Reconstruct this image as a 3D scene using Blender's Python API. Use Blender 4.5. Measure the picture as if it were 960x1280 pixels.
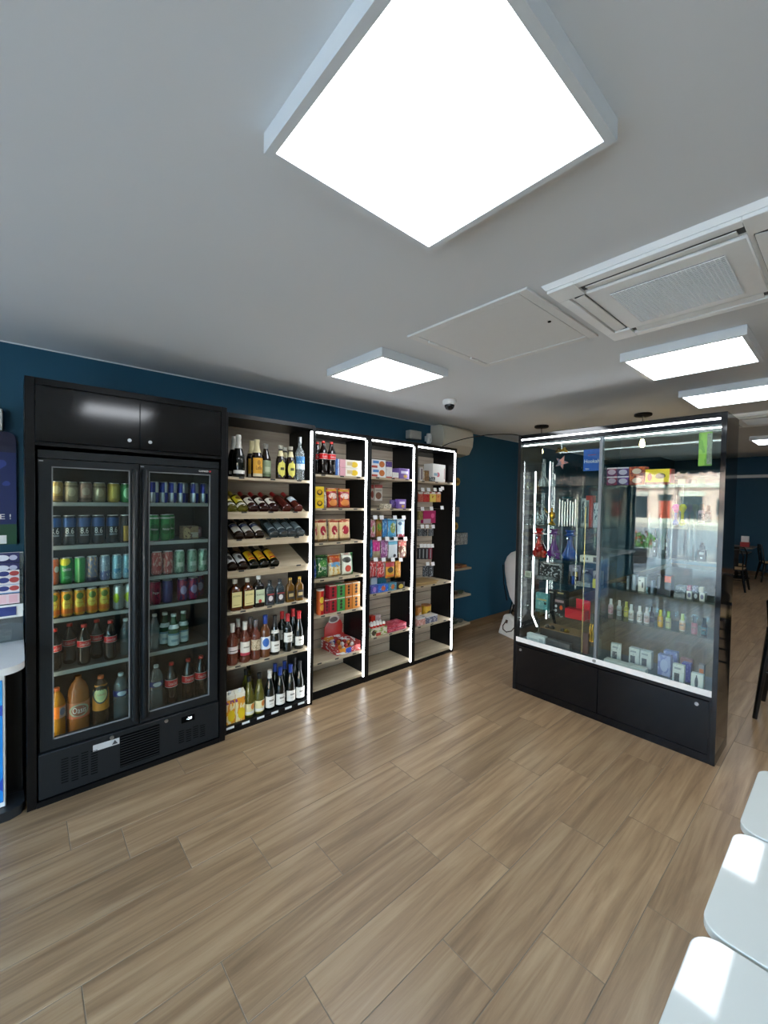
import bpy, bmesh, math, random
from mathutils import Vector, Matrix
random.seed(7)
for _o in list(bpy.data.objects): bpy.data.objects.remove(_o, do_unlink=True)
S = bpy.context.scene
COL = S.collection
PI = math.pi
# ---------------------------------------------------------------- camera
# world: X runs along the shelf wall, Y towards the shelf wall, Z up (metres)
FPX, CAM_H = 519.87, 1.68
YAW, PITCH, ROLL = math.radians(48.638), math.radians(1.508), math.radians(0.938)
_fw = Vector((math.cos(YAW)*math.cos(PITCH), math.sin(YAW)*math.cos(PITCH), -math.sin(PITCH)))
_rt = Vector((math.sin(YAW), -math.cos(YAW), 0)); _up = _rt.cross(_fw)
RT = math.cos(ROLL)*_rt + math.sin(ROLL)*_up
UP = math.cos(ROLL)*_up - math.sin(ROLL)*_rt
FW = _fw
CAMP = Vector((0, 0, CAM_H))
cam_d = bpy.data.cameras.new('camera'); cam = bpy.data.objects.new('camera', cam_d); COL.objects.link(cam)
cam_d.sensor_fit = 'HORIZONTAL'; cam_d.sensor_width = 36; cam_d.lens = FPX/960*36; cam_d.clip_start = .02; cam_d.clip_end = 300
cam.matrix_world = Matrix(((RT.x, UP.x, -FW.x, CAMP.x), (RT.y, UP.y, -FW.y, CAMP.y), (RT.z, UP.z, -FW.z, CAMP.z), (0, 0, 0, 1)))
S.camera = cam
# ---------------------------------------------------------------- sky and exposure
W = bpy.data.worlds.new('sky'); S.world = W; W.use_nodes = True
_n = W.node_tree; _bg = _n.nodes['Background']
_sky = _n.nodes.new('ShaderNodeTexSky'); _sky.sky_type = 'NISHITA'; _sky.sun_disc = False
_sky.sun_elevation = math.radians(42); _sky.sun_rotation = math.radians(150); _sky.air_density = 1.0; _sky.dust_density = 2.5
_n.links.new(_sky.outputs[0], _bg.inputs[0]); _bg.inputs[1].default_value = 2.2
sun_d = bpy.data.lights.new('sun', 'SUN'); sun_d.energy = 13; sun_d.angle = .01; sun_d.color = (1, .94, .85)
sun = bpy.data.objects.new('sun', sun_d); COL.objects.link(sun)
sun.rotation_euler = Vector((-.62, -.42, -.66)).to_track_quat('-Z', 'Y').to_euler()
S.view_settings.view_transform = 'Standard'; S.view_settings.look = 'None'; S.view_settings.gamma = 1
S.view_settings.use_curve_mapping = False
S.view_settings.exposure = 0.85
PANEL_E, LED_E = 8.0, 8.5
S.cycles.max_bounces = 10; S.cycles.transparent_max_bounces = 24; S.cycles.diffuse_bounces = 5
S.cycles.glossy_bounces = 5; S.cycles.caustics_reflective = False; S.cycles.caustics_refractive = False
S.cycles.sample_clamp_indirect = 6

# ---------------------------------------------------------------- pixel helpers (960 x 1280 frame)
def ray(x, y): return (x-480)/FPX*RT + (640-y)/FPX*UP + FW
def pz(x, y, z=0): d = ray(x, y); return CAMP + d*((z-CAM_H)/d.z)
def pu(x, y, u): d = ray(x, y); return CAMP + d*(u/d.x)
def pv(x, y, v): d = ray(x, y); return CAMP + d*(v/d.y)
def proj(p):
    d = Vector(p)-CAMP; k = d.dot(FW); return 480+FPX*d.dot(RT)/k, 640-FPX*d.dot(UP)/k
def u_at(px, v, z):            # X of a thing standing at depth v, height z, seen at column px
    u = pv(px, 650, v).x
    for _ in range(3): u = pv(px, proj((u, v, z))[1], v).x
    return u
def v_at(px, u, z):
    v = pu(px, 650, u).y
    for _ in range(3): v = pu(px, proj((u, v, z))[1], u).y
    return v
# ---------------------------------------------------------------- materials
def lin(c):
    if isinstance(c, str): c = [int(c[i:i+2], 16)/255 for i in (0, 2, 4)]
    return tuple((x/12.92 if x <= .04045 else ((x+.055)/1.055)**2.4) for x in c)+(1,)
MATS = {}
class NT:
    def __init__(s, name):
        s.m = bpy.data.materials.new(name); s.m.use_nodes = True; s.t = s.m.node_tree; s.N = s.t.nodes; s.L = s.t.links
        s.b = s.N['Principled BSDF']; s.out = s.N['Material Output']
    def n(s, ty, **kw):
        x = s.N.new(ty)
        for k, v in kw.items(): setattr(x, k, v)
        return x
    def l(s, a, b): s.L.new(a, b)
    def math(s, op, a, b=None, c=None):
        x = s.n('ShaderNodeMath', operation=op)
        for i, q in enumerate((a, b, c)):
            if q is None: continue
            if isinstance(q, (int, float)): x.inputs[i].default_value = q
            else: s.l(q, x.inputs[i])
        return x.outputs[0]
    def mix(s, fac, a, b):
        x = s.n('ShaderNodeMix', data_type='RGBA')
        for i, q in ((0, fac), (6, a), (7, b)):
            if isinstance(q, (int, float, tuple)): x.inputs[i].default_value = q
            else: s.l(q, x.inputs[i])
        return x.outputs[2]
def M(name, col='808080', rough=.5, metal=0, var=.04, scale=30, bump=0, spec=.5, coat=0, emit=0):
    if name in MATS: return MATS[name]
    t = NT(name); c = lin(col)
    tc = t.n('ShaderNodeTexCoord'); nz = t.n('ShaderNodeTexNoise'); nz.inputs['Scale'].default_value = scale; nz.inputs['Detail'].default_value = 3
    t.l(tc.outputs['Object'], nz.inputs['Vector'])
    lo = tuple(x*(1-var*2) for x in c[:3])+(1,); hi = tuple(min(1, x*(1+var*2)) for x in c[:3])+(1,)
    t.l(t.mix(nz.outputs['Fac'], lo, hi), t.b.inputs['Base Color'])
    t.b.inputs['Roughness'].default_value = rough; t.b.inputs['Metallic'].default_value = metal
    t.b.inputs['Specular IOR Level'].default_value = spec; t.b.inputs['Coat Weight'].default_value = coat
    if bump:
        bp = t.n('ShaderNodeBump'); bp.inputs['Strength'].default_value = bump; bp.inputs['Distance'].default_value = .002
        t.l(nz.outputs['Fac'], bp.inputs['Height']); t.l(bp.outputs[0], t.b.inputs['Normal'])
    if emit:
        t.b.inputs['Emission Color'].default_value = c; t.b.inputs['Emission Strength'].default_value = emit
    MATS[name] = t.m; return t.m
def H(col, rough=.45, **k): return M('paint_'+col+'_%d' % int(rough*100), col, rough, **k)
def glassmat(name, tint='f4faf8', base=.045, rough=.0, body=None, bodyfac=0):
    """thin architectural glass: transparent, mirror part after Schlick, optional body colour"""
    if name in MATS: return MATS[name]
    t = NT(name); t.N.remove(t.b)
    lw = t.n('ShaderNodeLayerWeight'); lw.inputs['Blend'].default_value = .5
    p5 = t.math('POWER', lw.outputs['Facing'], 5.0)
    fac = t.math('MULTIPLY_ADD', p5, 1-base, base)
    tr = t.n('ShaderNodeBsdfTransparent'); tr.inputs[0].default_value = lin(tint)
    gl = t.n('ShaderNodeBsdfGlossy'); gl.inputs['Roughness'].default_value = rough
    inner = tr.outputs[0]
    if body:
        df = t.n('ShaderNodeBsdfDiffuse'); df.inputs[0].default_value = lin(body)
        m0 = t.n('ShaderNodeMixShader'); m0.inputs[0].default_value = bodyfac
        t.l(tr.outputs[0], m0.inputs[1]); t.l(df.outputs[0], m0.inputs[2]); inner = m0.outputs[0]
    mx = t.n('ShaderNodeMixShader'); t.l(fac, mx.inputs[0]); t.l(inner, mx.inputs[1]); t.l(gl.outputs[0], mx.inputs[2])
    t.l(mx.outputs[0], t.out.inputs[0]); MATS[name] = t.m; return t.m
def emat(name, col='ffffff', e=5):
    if name in MATS: return MATS[name]
    t = NT(name); t.N.remove(t.b); em = t.n('ShaderNodeEmission'); em.inputs[0].default_value = lin(col); em.inputs[1].default_value = e
    t.l(em.outputs[0], t.out.inputs[0]); MATS[name] = t.m; return t.m
def PR(name, base, layers=(), rough=.4, metal=0):
    """printed packaging. layers in Generated coords of the front (x, z in 0..1):
    ('e',cx,cz,rx,rz,col) ellipse  ('r',x0,x1,z0,z1,col) rectangle  ('n',scale,threshold,col) mottled print"""
    if name in MATS: return MATS[name]
    t = NT(name); tc = t.n('ShaderNodeTexCoord'); sp = t.n('ShaderNodeSeparateXYZ'); t.l(tc.outputs['Generated'], sp.inputs[0])
    X, Z = sp.outputs[0], sp.outputs[2]; cur = lin(base)
    for L in layers:
        if L[0] == 'e':
            a = t.math('DIVIDE', t.math('SUBTRACT', X, L[1]), L[3]); b = t.math('DIVIDE', t.math('SUBTRACT', Z, L[2]), L[4])
            f = t.math('LESS_THAN', t.math('ADD', t.math('MULTIPLY', a, a), t.math('MULTIPLY', b, b)), 1.0)
        elif L[0] == 'r':
            a = t.math('LESS_THAN', t.math('ABSOLUTE', t.math('SUBTRACT', X, (L[1]+L[2])/2)), (L[2]-L[1])/2)
            b = t.math('LESS_THAN', t.math('ABSOLUTE', t.math('SUBTRACT', Z, (L[3]+L[4])/2)), (L[4]-L[3])/2)
            f = t.math('MULTIPLY', a, b)
        else:
            nz = t.n('ShaderNodeTexNoise'); nz.inputs['Scale'].default_value = L[1]; nz.inputs['Detail'].default_value = 2
            oi = t.n('ShaderNodeObjectInfo'); va = t.n('ShaderNodeVectorMath', operation='ADD')
            t.l(tc.outputs['Generated'], va.inputs[0]); t.l(oi.outputs['Random'], va.inputs[1]); t.l(va.outputs[0], nz.inputs['Vector'])
            f = t.math('GREATER_THAN', nz.outputs['Fac'], L[2])
        cur = t.mix(f, cur, lin(L[-1]))
    if isinstance(cur, tuple): t.b.inputs['Base Color'].default_value = cur
    else: t.l(cur, t.b.inputs['Base Color'])
    t.b.inputs['Roughness'].default_value = rough; t.b.inputs['Metallic'].default_value = metal
    MATS[name] = t.m; return t.m
def woodmat(name, c1, c2, c3, sx=1.0, rough=.45, axis='X', obj_random=True, dens=1.0, vary=.12):
    if name in MATS: return MATS[name]
    t = NT(name); tc = t.n('ShaderNodeTexCoord'); mp = t.n('ShaderNodeMapping'); oi = t.n('ShaderNodeObjectInfo'); geo = t.n('ShaderNodeNewGeometry')
    rnd = t.math('FRACT', t.math('ADD', oi.outputs['Random'], geo.outputs['Random Per Island']))
    va = t.n('ShaderNodeVectorMath', operation='ADD'); t.l(tc.outputs['Object'], va.inputs[0])
    sc = t.math('MULTIPLY', rnd, 37.0); cb = t.n('ShaderNodeCombineXYZ')
    for i in range(3): t.l(sc, cb.inputs[i])
    t.l(cb.outputs[0], va.inputs[1]); t.l(va.outputs[0], mp.inputs[0])
    k = {'X': (.9*dens, 14*dens, 14*dens), 'Z': (14*dens, 14*dens, .9*dens), 'Y': (14*dens, .9*dens, 14*dens)}[axis]; mp.inputs['Scale'].default_value = k
    n1 = t.n('ShaderNodeTexNoise'); n1.inputs['Scale'].default_value = 1.3; n1.inputs['Detail'].default_value = 6; n1.inputs['Roughness'].default_value = .62; n1.inputs['Distortion'].default_value = .5
    t.l(mp.outputs[0], n1.inputs['Vector'])
    n2 = t.n('ShaderNodeTexNoise'); n2.inputs['Scale'].default_value = 5; n2.inputs['Detail'].default_value = 4; t.l(mp.outputs[0], n2.inputs['Vector'])
    r = t.n('ShaderNodeValToRGB'); r.color_ramp.elements[0].position = .34; r.color_ramp.elements[0].color = lin(c1); r.color_ramp.elements[1].position = .68; r.color_ramp.elements[1].color = lin(c3)
    e = r.color_ramp.elements.new(.5); e.color = lin(c2); t.l(n1.outputs['Fac'], r.inputs[0])
    c = t.mix(t.math('MULTIPLY', n2.outputs['Fac'], .35), r.outputs[0], lin(c1))
    hs = t.n('ShaderNodeHueSaturation'); t.l(c, hs.inputs['Color']); t.l(t.math('MULTIPLY_ADD', rnd, 2*vary, 1-vary), hs.inputs['Value'])
    t.l(hs.outputs[0], t.b.inputs['Base Color'])
    t.l(t.math('MULTIPLY_ADD', n2.outputs['Fac'], .16, rough-.08), t.b.inputs['Roughness'])
    bp = t.n('ShaderNodeBump'); bp.inputs['Strength'].default_value = .12; bp.inputs['Distance'].default_value = .002; t.l(n2.outputs['Fac'], bp.inputs['Height']); t.l(bp.outputs[0], t.b.inputs['Normal'])
    MATS[name] = t.m; return t.m
# ---------------------------------------------------------------- mesh builder
class MB:
    def __init__(s): s.v = []; s.f = []; s.mi = []; s.cur = 0
    def add(s, vs, fs):
        o = len(s.v); s.v += [tuple(p) for p in vs]
        for f in fs: s.f.append(tuple(i+o for i in f)); s.mi.append(s.cur)
        return s
    def mat(s, i): s.cur = i; return s
    def box(s, x0, x1, y0, y1, z0, z1):
        return s.add([(x0, y0, z0), (x1, y0, z0), (x1, y1, z0), (x0, y1, z0), (x0, y0, z1), (x1, y0, z1), (x1, y1, z1), (x0, y1, z1)],
                     [(0, 3, 2, 1), (4, 5, 6, 7), (0, 1, 5, 4), (1, 2, 6, 5), (2, 3, 7, 6), (3, 0, 4, 7)])
    def lathe(s, prof, n=16, c=(0, 0, 0), sx=1, sy=1):
        vs = []; fs = []
        for r, z in prof:
            for k in range(n): a = 2*PI*k/n; vs.append((c[0]+r*math.cos(a)*sx, c[1]+r*math.sin(a)*sy, c[2]+z))
        m = len(prof)
        for i in range(m-1):
            for k in range(n):
                a, b = i*n+k, i*n+(k+1) % n; fs.append((a, b, b+n, a+n))
        if prof[0][0] > 1e-6: fs.append(tuple(range(n-1, -1, -1)))
        if prof[-1][0] > 1e-6: fs.append(tuple((m-1)*n+k for k in range(n)))
        return s.add(vs, fs)
    def cyl(s, a, b, r, n=10, r2=None):
        a, b = Vector(a), Vector(b); d = (b-a).normalized(); q = Vector((0, 0, 1)) if abs(d.z) < .9 else Vector((1, 0, 0))
        e1 = d.cross(q).normalized(); e2 = d.cross(e1); r2 = r if r2 is None else r2
        vs = [a+(e1*math.cos(2*PI*k/n)+e2*math.sin(2*PI*k/n))*r for k in range(n)]+[b+(e1*math.cos(2*PI*k/n)+e2*math.sin(2*PI*k/n))*r2 for k in range(n)]
        fs = [(k, (k+1) % n, n+(k+1) % n, n+k) for k in range(n)]+[tuple(range(n-1, -1, -1)), tuple(range(n, 2*n))]
        return s.add(vs, fs)
    def tube(s, pts, r, n=8):
        pts = [Vector(p) for p in pts]; vs = []; fs = []; pe = None
        for i, p in enumerate(pts):
            d = (pts[min(i+1, len(pts)-1)]-pts[max(i-1, 0)]).normalized()
            if pe is None: q = Vector((0, 0, 1)) if abs(d.z) < .9 else Vector((1, 0, 0)); e1 = d.cross(q).normalized()
            else: e1 = (pe-d*pe.dot(d)).normalized()
            pe = e1; e2 = d.cross(e1); rr = r[i] if isinstance(r, (list, tuple)) else r
            vs += [p+(e1*math.cos(2*PI*k/n)+e2*math.sin(2*PI*k/n))*rr for k in range(n)]
        for i in range(len(pts)-1):
            for k in range(n): a, b = i*n+k, i*n+(k+1) % n; fs.append((a, b, b+n, a+n))
        fs += [tuple(range(n-1, -1, -1)), tuple((len(pts)-1)*n+k for k in range(n))]
        return s.add(vs, fs)
    def prism(s, poly, fn0, fn1):      # poly of 2D points, two maps to 3D
        n = len(poly); vs = [fn0(*p) for p in poly]+[fn1(*p) for p in poly]
        return s.add(vs, [tuple(range(n-1, -1, -1)), tuple(range(n, 2*n))]+[(k, (k+1) % n, n+(k+1) % n, n+k) for k in range(n)])
    def mesh(s, name, mats, bevel=0, off=(0, 0, 0), smooth=True, seg=1):
        me = bpy.data.meshes.new(name)
        me.from_pydata([(v[0]-off[0], v[1]-off[1], v[2]-off[2]) for v in s.v], [], s.f)
        for m in (mats if isinstance(mats, (list, tuple)) else [mats]): me.materials.append(m)
        for p, i in zip(me.polygons, s.mi): p.material_index = i
        bm = bmesh.new(); bm.from_mesh(me); bmesh.ops.recalc_face_normals(bm, faces=bm.faces)
        if bevel:
            ed = [e for e in bm.edges if len(e.link_faces) == 2 and e.calc_face_angle(0) > .6]
            bmesh.ops.bevel(bm, geom=ed, offset=bevel, segments=seg, affect='EDGES', profile=.5, clamp_overlap=True)
        bm.to_mesh(me); bm.free()
        if smooth:
            me.polygons.foreach_set('use_smooth', [True]*len(me.polygons)); me.set_sharp_from_angle(angle=math.radians(38))
        me.update(); return me
    def build(s, name, mats, parent=None, bevel=0, world=True, **k):
        off = origin(parent) if (parent is not None and world) else (0, 0, 0)
        return link(name, s.mesh(name, mats, bevel, off, **k), parent)
def origin(o):
    p = Vector((0, 0, 0))
    while o is not None: p = p+o.location; o = o.parent
    return p
def link(name, data, parent=None, loc=None, rot=None):
    o = bpy.data.objects.new(name, data); COL.objects.link(o); o.parent = parent
    if loc is not None: o.location = loc
    if rot is not None: o.rotation_euler = rot
    return o
def tag(o, label=None, cat=None, group=None, kind=None):
    for k, v in (('label', label), ('category', cat), ('group', group), ('kind', kind)):
        if v: o[k] = v
    return o
def thing(name, label, cat, loc=(0, 0, 0), group=None, rot=None):
    o = bpy.data.objects.new(name, None); COL.objects.link(o); o.empty_display_size = .05; o.location = loc
    if rot is not None: o.rotation_euler = rot
    return tag(o, label, cat, group)
def B(x0, x1, y0, y1, z0, z1): return MB().box(x0, x1, y0, y1, z0, z1)
_TX = {}
def text_mesh(s, w, h, mat, r=None, res=2):
    """lettering facing -Y, centred, fitted into w x h; wrapped round a cylinder of radius r"""
    k = (s, round(w, 4), round(h, 4), mat.name, r)
    if k in _TX: return _TX[k]
    cu = bpy.data.curves.new('t', 'FONT'); cu.body = s; cu.resolution_u = res; cu.align_x = 'CENTER'; cu.align_y = 'CENTER'
    ob = bpy.data.objects.new('t', cu); COL.objects.link(ob); bpy.context.view_layer.update()
    me = bpy.data.meshes.new_from_object(ob.evaluated_get(bpy.context.evaluated_depsgraph_get()))
    bpy.data.objects.remove(ob, do_unlink=True); bpy.data.curves.remove(cu)
    xs = [v.co.x for v in me.vertices]; ys = [v.co.y for v in me.vertices]
    cx, cy = (min(xs)+max(xs))/2, (min(ys)+max(ys))/2; sx, sy = w/(max(xs)-min(xs)), h/(max(ys)-min(ys))
    for v in me.vertices:
        x, y = (v.co.x-cx)*sx, (v.co.y-cy)*sy
        v.co = (r*math.sin(x/r), -r*math.cos(x/r), y) if r else (x, 0, y)
    me.materials.clear(); me.materials.append(mat); me.update(); _TX[k] = me; return me
ORD = ['first', 'second', 'third', 'fourth', 'fifth', 'sixth', 'seventh', 'eighth', 'ninth', 'tenth', 'eleventh', 'twelfth', 'thirteenth', 'fourteenth', 'fifteenth', 'sixteenth']
# common materials
BLK = M('black_laminate', '08090b', .3, var=.06, scale=60, spec=.3)
BLKS = M('black_satin_laminate', '08090b', .42, var=.06, scale=60, spec=.25)
BLKG = M('black_gloss_panel', '090a0c', .07, var=.03)
FRG = M('fridge_charcoal_metal', '181d21', .36, metal=.1, var=.04, scale=80, spec=.35)
FRGB = M('fridge_base_plastic', '16191c', .5, var=.05, scale=200, bump=.05, spec=.3)
DARK = M('dark_void_plastic', '030304', .7, spec=.05)
STEEL = M('brushed_steel', 'b8bcbf', .28, metal=1)
ALU = M('satin_aluminium', 'c9cdd0', .35, metal=.9)
WHITE = M('white_plastic', 'e8eae9', .38, var=.01)
WHITEM = M('white_enamel', 'eef0f0', .32, var=.01)
SHELFW = woodmat('pale_oak_laminate', 'a8987e', 'b9aa90', 'c9bba2', rough=.5, dens=1.5, vary=.04)
SLATW = woodmat('pale_slat_laminate', '97897a', 'a79a88', 'b5a997', rough=.55, dens=1.5, vary=.05)
GLASS = glassmat('clear_glass', 'f3f9f7', .05)
GLASSF = glassmat('cooler_door_glass', 'e2ebea', .05)
PAPER = M('price_card', 'eceef0', .5, var=.01)
TAGD = M('dark_price_tag', '2a2a2c', .5)
TXW = M('white_ink', 'f2f2f0', .5, var=.0); TXK = M('black_ink', '15130f', .5, var=.0); TXR = M('red_ink', 'c01a1e', .5, var=.0); TXB = M('blue_ink', '1b3f96', .5, var=.0); TXG = M('gold_ink', 'c7a24a', .4, metal=.4)
# ================================================================ THE ROOM
XW, XF, YL, YR, ZC = -2.2, 13.6, 3.35, -4.5, 2.587      # window wall, far wall, shelf wall, right wall, ceiling
def struct(name, mb, mats, parent=None, **k):
    o = mb.build(name, mats, parent, **k)
    if parent is None: o['kind'] = 'structure'
    return o
GROUT = M('floor_grout', '7c705f', .8)
PLANK = woodmat('oak_look_floor_tile', '7e654a', '9c8060', 'b29876', rough=.34, dens=1.1, vary=.10)
floor = struct('floor', B(XW, XF, YR, YL, -.12, -.0012), GROUT)
ROWP, PLEN, V0 = .2355, .9335, 2.65
joints = {0: .758, 1: .18, 2: .384, 3: .584, 4: .86, 5: .155, 6: .544, 7: .752, 8: .284, 9: .602, 10: .108}
_pm = {}
def plank_mesh(L):
    L = round(L, 3)
    if L not in _pm: _pm[L] = B(-L/2, L/2, -ROWP/2+.0016, ROWP/2-.0016, -.009, 0).mesh('plank', PLANK, bevel=.0008)
    return _pm[L]
rest = MB()
for k in range(-3, 31):
    y0 = V0-k*ROWP; y1 = y0+ROWP
    if y0 > YL-.02 or y1 < YR+.02: continue
    j = joints.get(k, random.random()*PLEN) - 4*PLEN
    while j < XF:
        a, b = max(j, XW)+.0016, min(j+PLEN, XF)-.0016; j += PLEN
        if b-a < .05: continue
        top = min(y1, YL-.001)
        if -.7 < y0 and a < 6.6 and b > -1.0 and top == y1:
            link('plank', plank_mesh(b-a), floor, ((a+b)/2, (y0+y1)/2, 0))
        else: rest.box(a, b, max(y0, YR)+.0012, top-.0012, -.009, 0)
o = rest.build('plank_field', PLANK, floor, bevel=0); o['kind'] = 'stuff'
CEIL = M('ceiling_paint', 'd6dadd', .75, var=.008, scale=3)
c = MB().box(XW-.1, 9.0, YR-.1, YL+.1, ZC, ZC+.1).box(9.0, XF+.1, YR-.1, YL+.1, 2.92, 3.02).box(8.9, 9.0, YR-.1, YL+.1, ZC+.1, 3.02)
struct('ceiling', c, CEIL, smooth=False)
BLUE = M('petrol_blue_paint', '0f4963', .62, var=.015, scale=2)
NAVY = M('navy_painted_panel', '1c2532', .4, var=.03)
struct('wall_left', B(XW-.1, XF+.1, YL, YL+.12, -.1, 3.02), BLUE)
struct('wall_far', B(XF, XF+.12, YR, YL, -.1, 3.02), BLUE)
struct('wall_right', B(XW-.1, XF+.1, YR-.12, YR, -.1, 3.02), M('pale_grey_wall_paint', 'b9bab6', .7, var=.01, scale=2))
wn = MB().box(XW-.12, XW, YR, YL, -.1, .05).box(XW-.12, XW, YR, YL, 2.36, 3.02).box(XW-.12, XW, 2.9, YL, .05, 2.36).box(XW-.12, XW, YR, -3.9, .05, 2.36)
struct('wall_near', wn, NAVY, smooth=False)
struct('wall_upper', B(XW-.12, XF, YR-3, YL+3, 3.03, 9.6), M('upper_storey_render', 'c9c2b4', .8))
SKT = woodmat('brown_tile_skirting', '5c4630', '6e563b', '7d6549', rough=.45, vary=.03)
struct('baseboard_left', B(3.70, XF, YL-.014, YL, 0, .105), SKT, bevel=.002)
struct('baseboard_far', B(XF-.014, XF, YR, YL-.014, 0, .105), SKT, bevel=.002)
struct('trim_1', B(XF-.03, XF, YR, YL, 2.40, 2.475), WHITE, bevel=.003)
struct('trim_2', B(XW, 9.0, YL-.004, YL-.0002, ZC-.007, ZC-.0002), WHITE)
# shop window behind the camera: frame, mullions and one pane per bay
mull = [2.9, 2.34, .9, -.6, -2.1, -3.6, -3.9]
fr = MB().box(XW-.09, XW-.03, -3.9, 2.9, .05, .13).box(XW-.09, XW-.03, -3.9, 2.9, 2.31, 2.36)
win = struct('window_1', fr, M('dark_grey_window_frame', '3a3d41', .4, metal=.3))
for i, y in enumerate(mull):
    w = .03; B(XW-.09, XW-.03, min(y, 2.9)-w*(1 if i else 2), (y+w) if 0 < i < len(mull)-1 else min(y+w, 2.9), .13, 2.31).build('mullion', MATS['dark_grey_window_frame'], win)
for a, b in zip(mull[1:], mull[:-1]): B(XW-.064, XW-.056, a+.03, b-.03, .13, 2.31).build('pane', GLASS, win)
# skylight portal in the shop window (guides sampling, emits nothing)
pl = bpy.data.lights.new('window_portal', 'AREA'); pl.shape = 'RECTANGLE'; pl.size = 2.2; pl.size_y = 6.8; pl.cycles.is_portal = True
po = link('window_portal', pl, None, (XW-.02, -.5, 1.22), (0, -PI/2, 0))
# ---- street beyond the shop window
struct('pavement_near', B(-6.2, XW-.1, -60, 60, -.3, -.14), M('pavement_slabs', 'b5aea4', .8, var=.08, scale=3))
struct('road', B(-34, -6.2, -60, 60, -.4, -.26), M('road_asphalt', '8b8c8e', .85, var=.08, scale=6))
struct('pavement_far', B(-42, -34, -60, 60, -.3, -.14), M('pavement_slabs', 'b5aea4', .8, var=.08, scale=3))
PINK = M('pink_stone_facade', 'd9b9ad', .8, var=.06, scale=2); STONE = M('pale_stone_trim', 'e2d9cc', .75, var=.04)
FXX = -42
bd = thing('shop_building', 'pink stone building with shopfronts across the street, seen in the showcase glass', 'building', (FXX, 0, -.14))
B(FXX-6, FXX, -40, 52, -.14, 9).build('facade', PINK, bd)
B(FXX, FXX+.3, -40, 52, 3.5, 3.9).build('cornice', STONE, bd); B(FXX, FXX+.12, -40, 52, -.14, .4).build('plinth', STONE, bd)
SHOPG = M('dark_shop_glass', '3b444a', .15); REDD = M('red_painted_door', 'b5482f', .5)
k = 0
for y in [i*2.3-36 for i in range(37)]:
    if k % 4 == 1:
        B(FXX-.06, FXX+.06, y, y+.95, -.1, 2.15).build('door', REDD, bd); B(FXX-.06, FXX+.06, y-.1, y+1.05, 2.2, 2.8).build('door_fanlight', SHOPG, bd)
    elif k % 4 == 3:
        B(FXX-.06, FXX+.06, y, y+.9, .9, 2.4).build('window', SHOPG, bd); B(FXX-.06, FXX+.1, y-.12, y+1.02, .75, .9).build('window_sill', STONE, bd)
    else:
        B(FXX-.06, FXX+.06, y-.3, y+1.5, .45, 2.6).build('shop_window', SHOPG, bd); B(FXX-.06, FXX+.1, y-.4, y+1.6, 2.65, 3.1).build('fascia', M('shop_fascia_%d' % (k % 4), ['d8d2c4', '5b2f3f', 'e6e0d2', '3d5a63'][k % 4], .6), bd)
    B(FXX-.05, FXX+.05, y, y+.9, 4.8, 6.6).build('window', SHOPG, bd); k += 1
pt = thing('planter', 'planter with green shrub and red flowers on the pavement outside', 'planter', (-8.0, 4.6, -.14))
MB().lathe([(0, 0), (.30, 0), (.38, .42), (.36, .44), (0, .42)], 18, (-8.0, 4.6, -.14)).build('tub', M('dark_planter', '3a3330', .7), pt)
m = MB(); r2 = random.Random(11)
for i in range(260):
    a, h, q = r2.random()*2*PI, r2.random(), r2.random()**.5*.5; c = Vector((-8.0+q*math.cos(a), 4.6+q*math.sin(a), .35+h*.55*(1.1-q))); d1 = Vector((r2.uniform(-1, 1), r2.uniform(-1, 1), r2.uniform(-.3, 1))).normalized()*.10; d2 = d1.cross(Vector((r2.uniform(-1, 1), r2.uniform(-1, 1), r2.uniform(-1, 1)))).normalized()*.05
    m.mat(1 if i % 9 == 0 else 0).add([c, c+d1*.5+d2, c+d1, c+d1*.5-d2], [(0, 1, 2, 3)])
o = m.build('foliage', [M('shrub_green', '5f8f2c', .6), M('flower_red', 'b03a2c', .6)], pt, smooth=False); o['kind'] = 'stuff'
aw = thing('awning', 'white scalloped awning valance outside the shop window', 'awning', (-2.4, 0, 2.3))
a = MB().prism([(0, 0), (-.9, -.14), (-.9, -.17), (0, -.04)], lambda x, z: (-2.33+x, -3.9, 2.62+z), lambda x, z: (-2.33+x, 2.9, 2.62+z)); a.build('canopy', M('dark_awning_cloth', '2f3438', .8), aw)
a = MB()
for i in range(40):
    y = -3.9+i*.17; a.prism([(y, 2.46), (y+.17, 2.46), (y+.17, 2.37), (y+.13, 2.335), (y+.085, 2.32), (y+.04, 2.335), (y, 2.37)], lambda p, z: (-3.24, p, z), lambda p, z: (-3.23, p, z))
a.build('valance', M('cream_valance_cloth', 'ece7da', .8), aw)
# ================================================================ CEILING FIXTURES
PAN = emat('led_panel_diffuser', 'f2f8ff', PANEL_E)
ZL = 2.535
def panel(u0, u1, v0, v1, label, zc=ZC):
    z = zc-.052; t = thing('ceiling_light', label, 'ceiling light', ((u0+u1)/2, (v0+v1)/2, zc), 'square ceiling light panels')
    w = .022; m = MB().box(u0, u1, v0, v0+w, z, zc-.001).box(u0, u1, v1-w, v1, z, zc-.001).box(u0, u0+w, v0+w, v1-w, z, zc-.001).box(u1-w, u1, v0+w, v1-w, z, zc-.001)
    m.build('frame', M('light_frame_grey', 'd2d8dc', .35, var=.01), t); B(u0+w, u1-w, v0+w, v1-w, z+.004, z+.009).build('diffuser', PAN, t)
panel(.462, 1.062, .398, .998, 'large square light panel directly overhead, nearest the camera')
panel(1.61, 2.21, 1.87, 2.45, 'light panel on the ceiling close to the lit snack shelves')
panel(2.715, 3.295, .385, .965, 'light panel just behind the ceiling air-conditioning cassette')
panel(3.93, 4.50, .38, .96, 'light panel above the right end of the glass showcase')
panel(7.08, 7.70, .36, .94, 'far light panel over the dining area')
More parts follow.
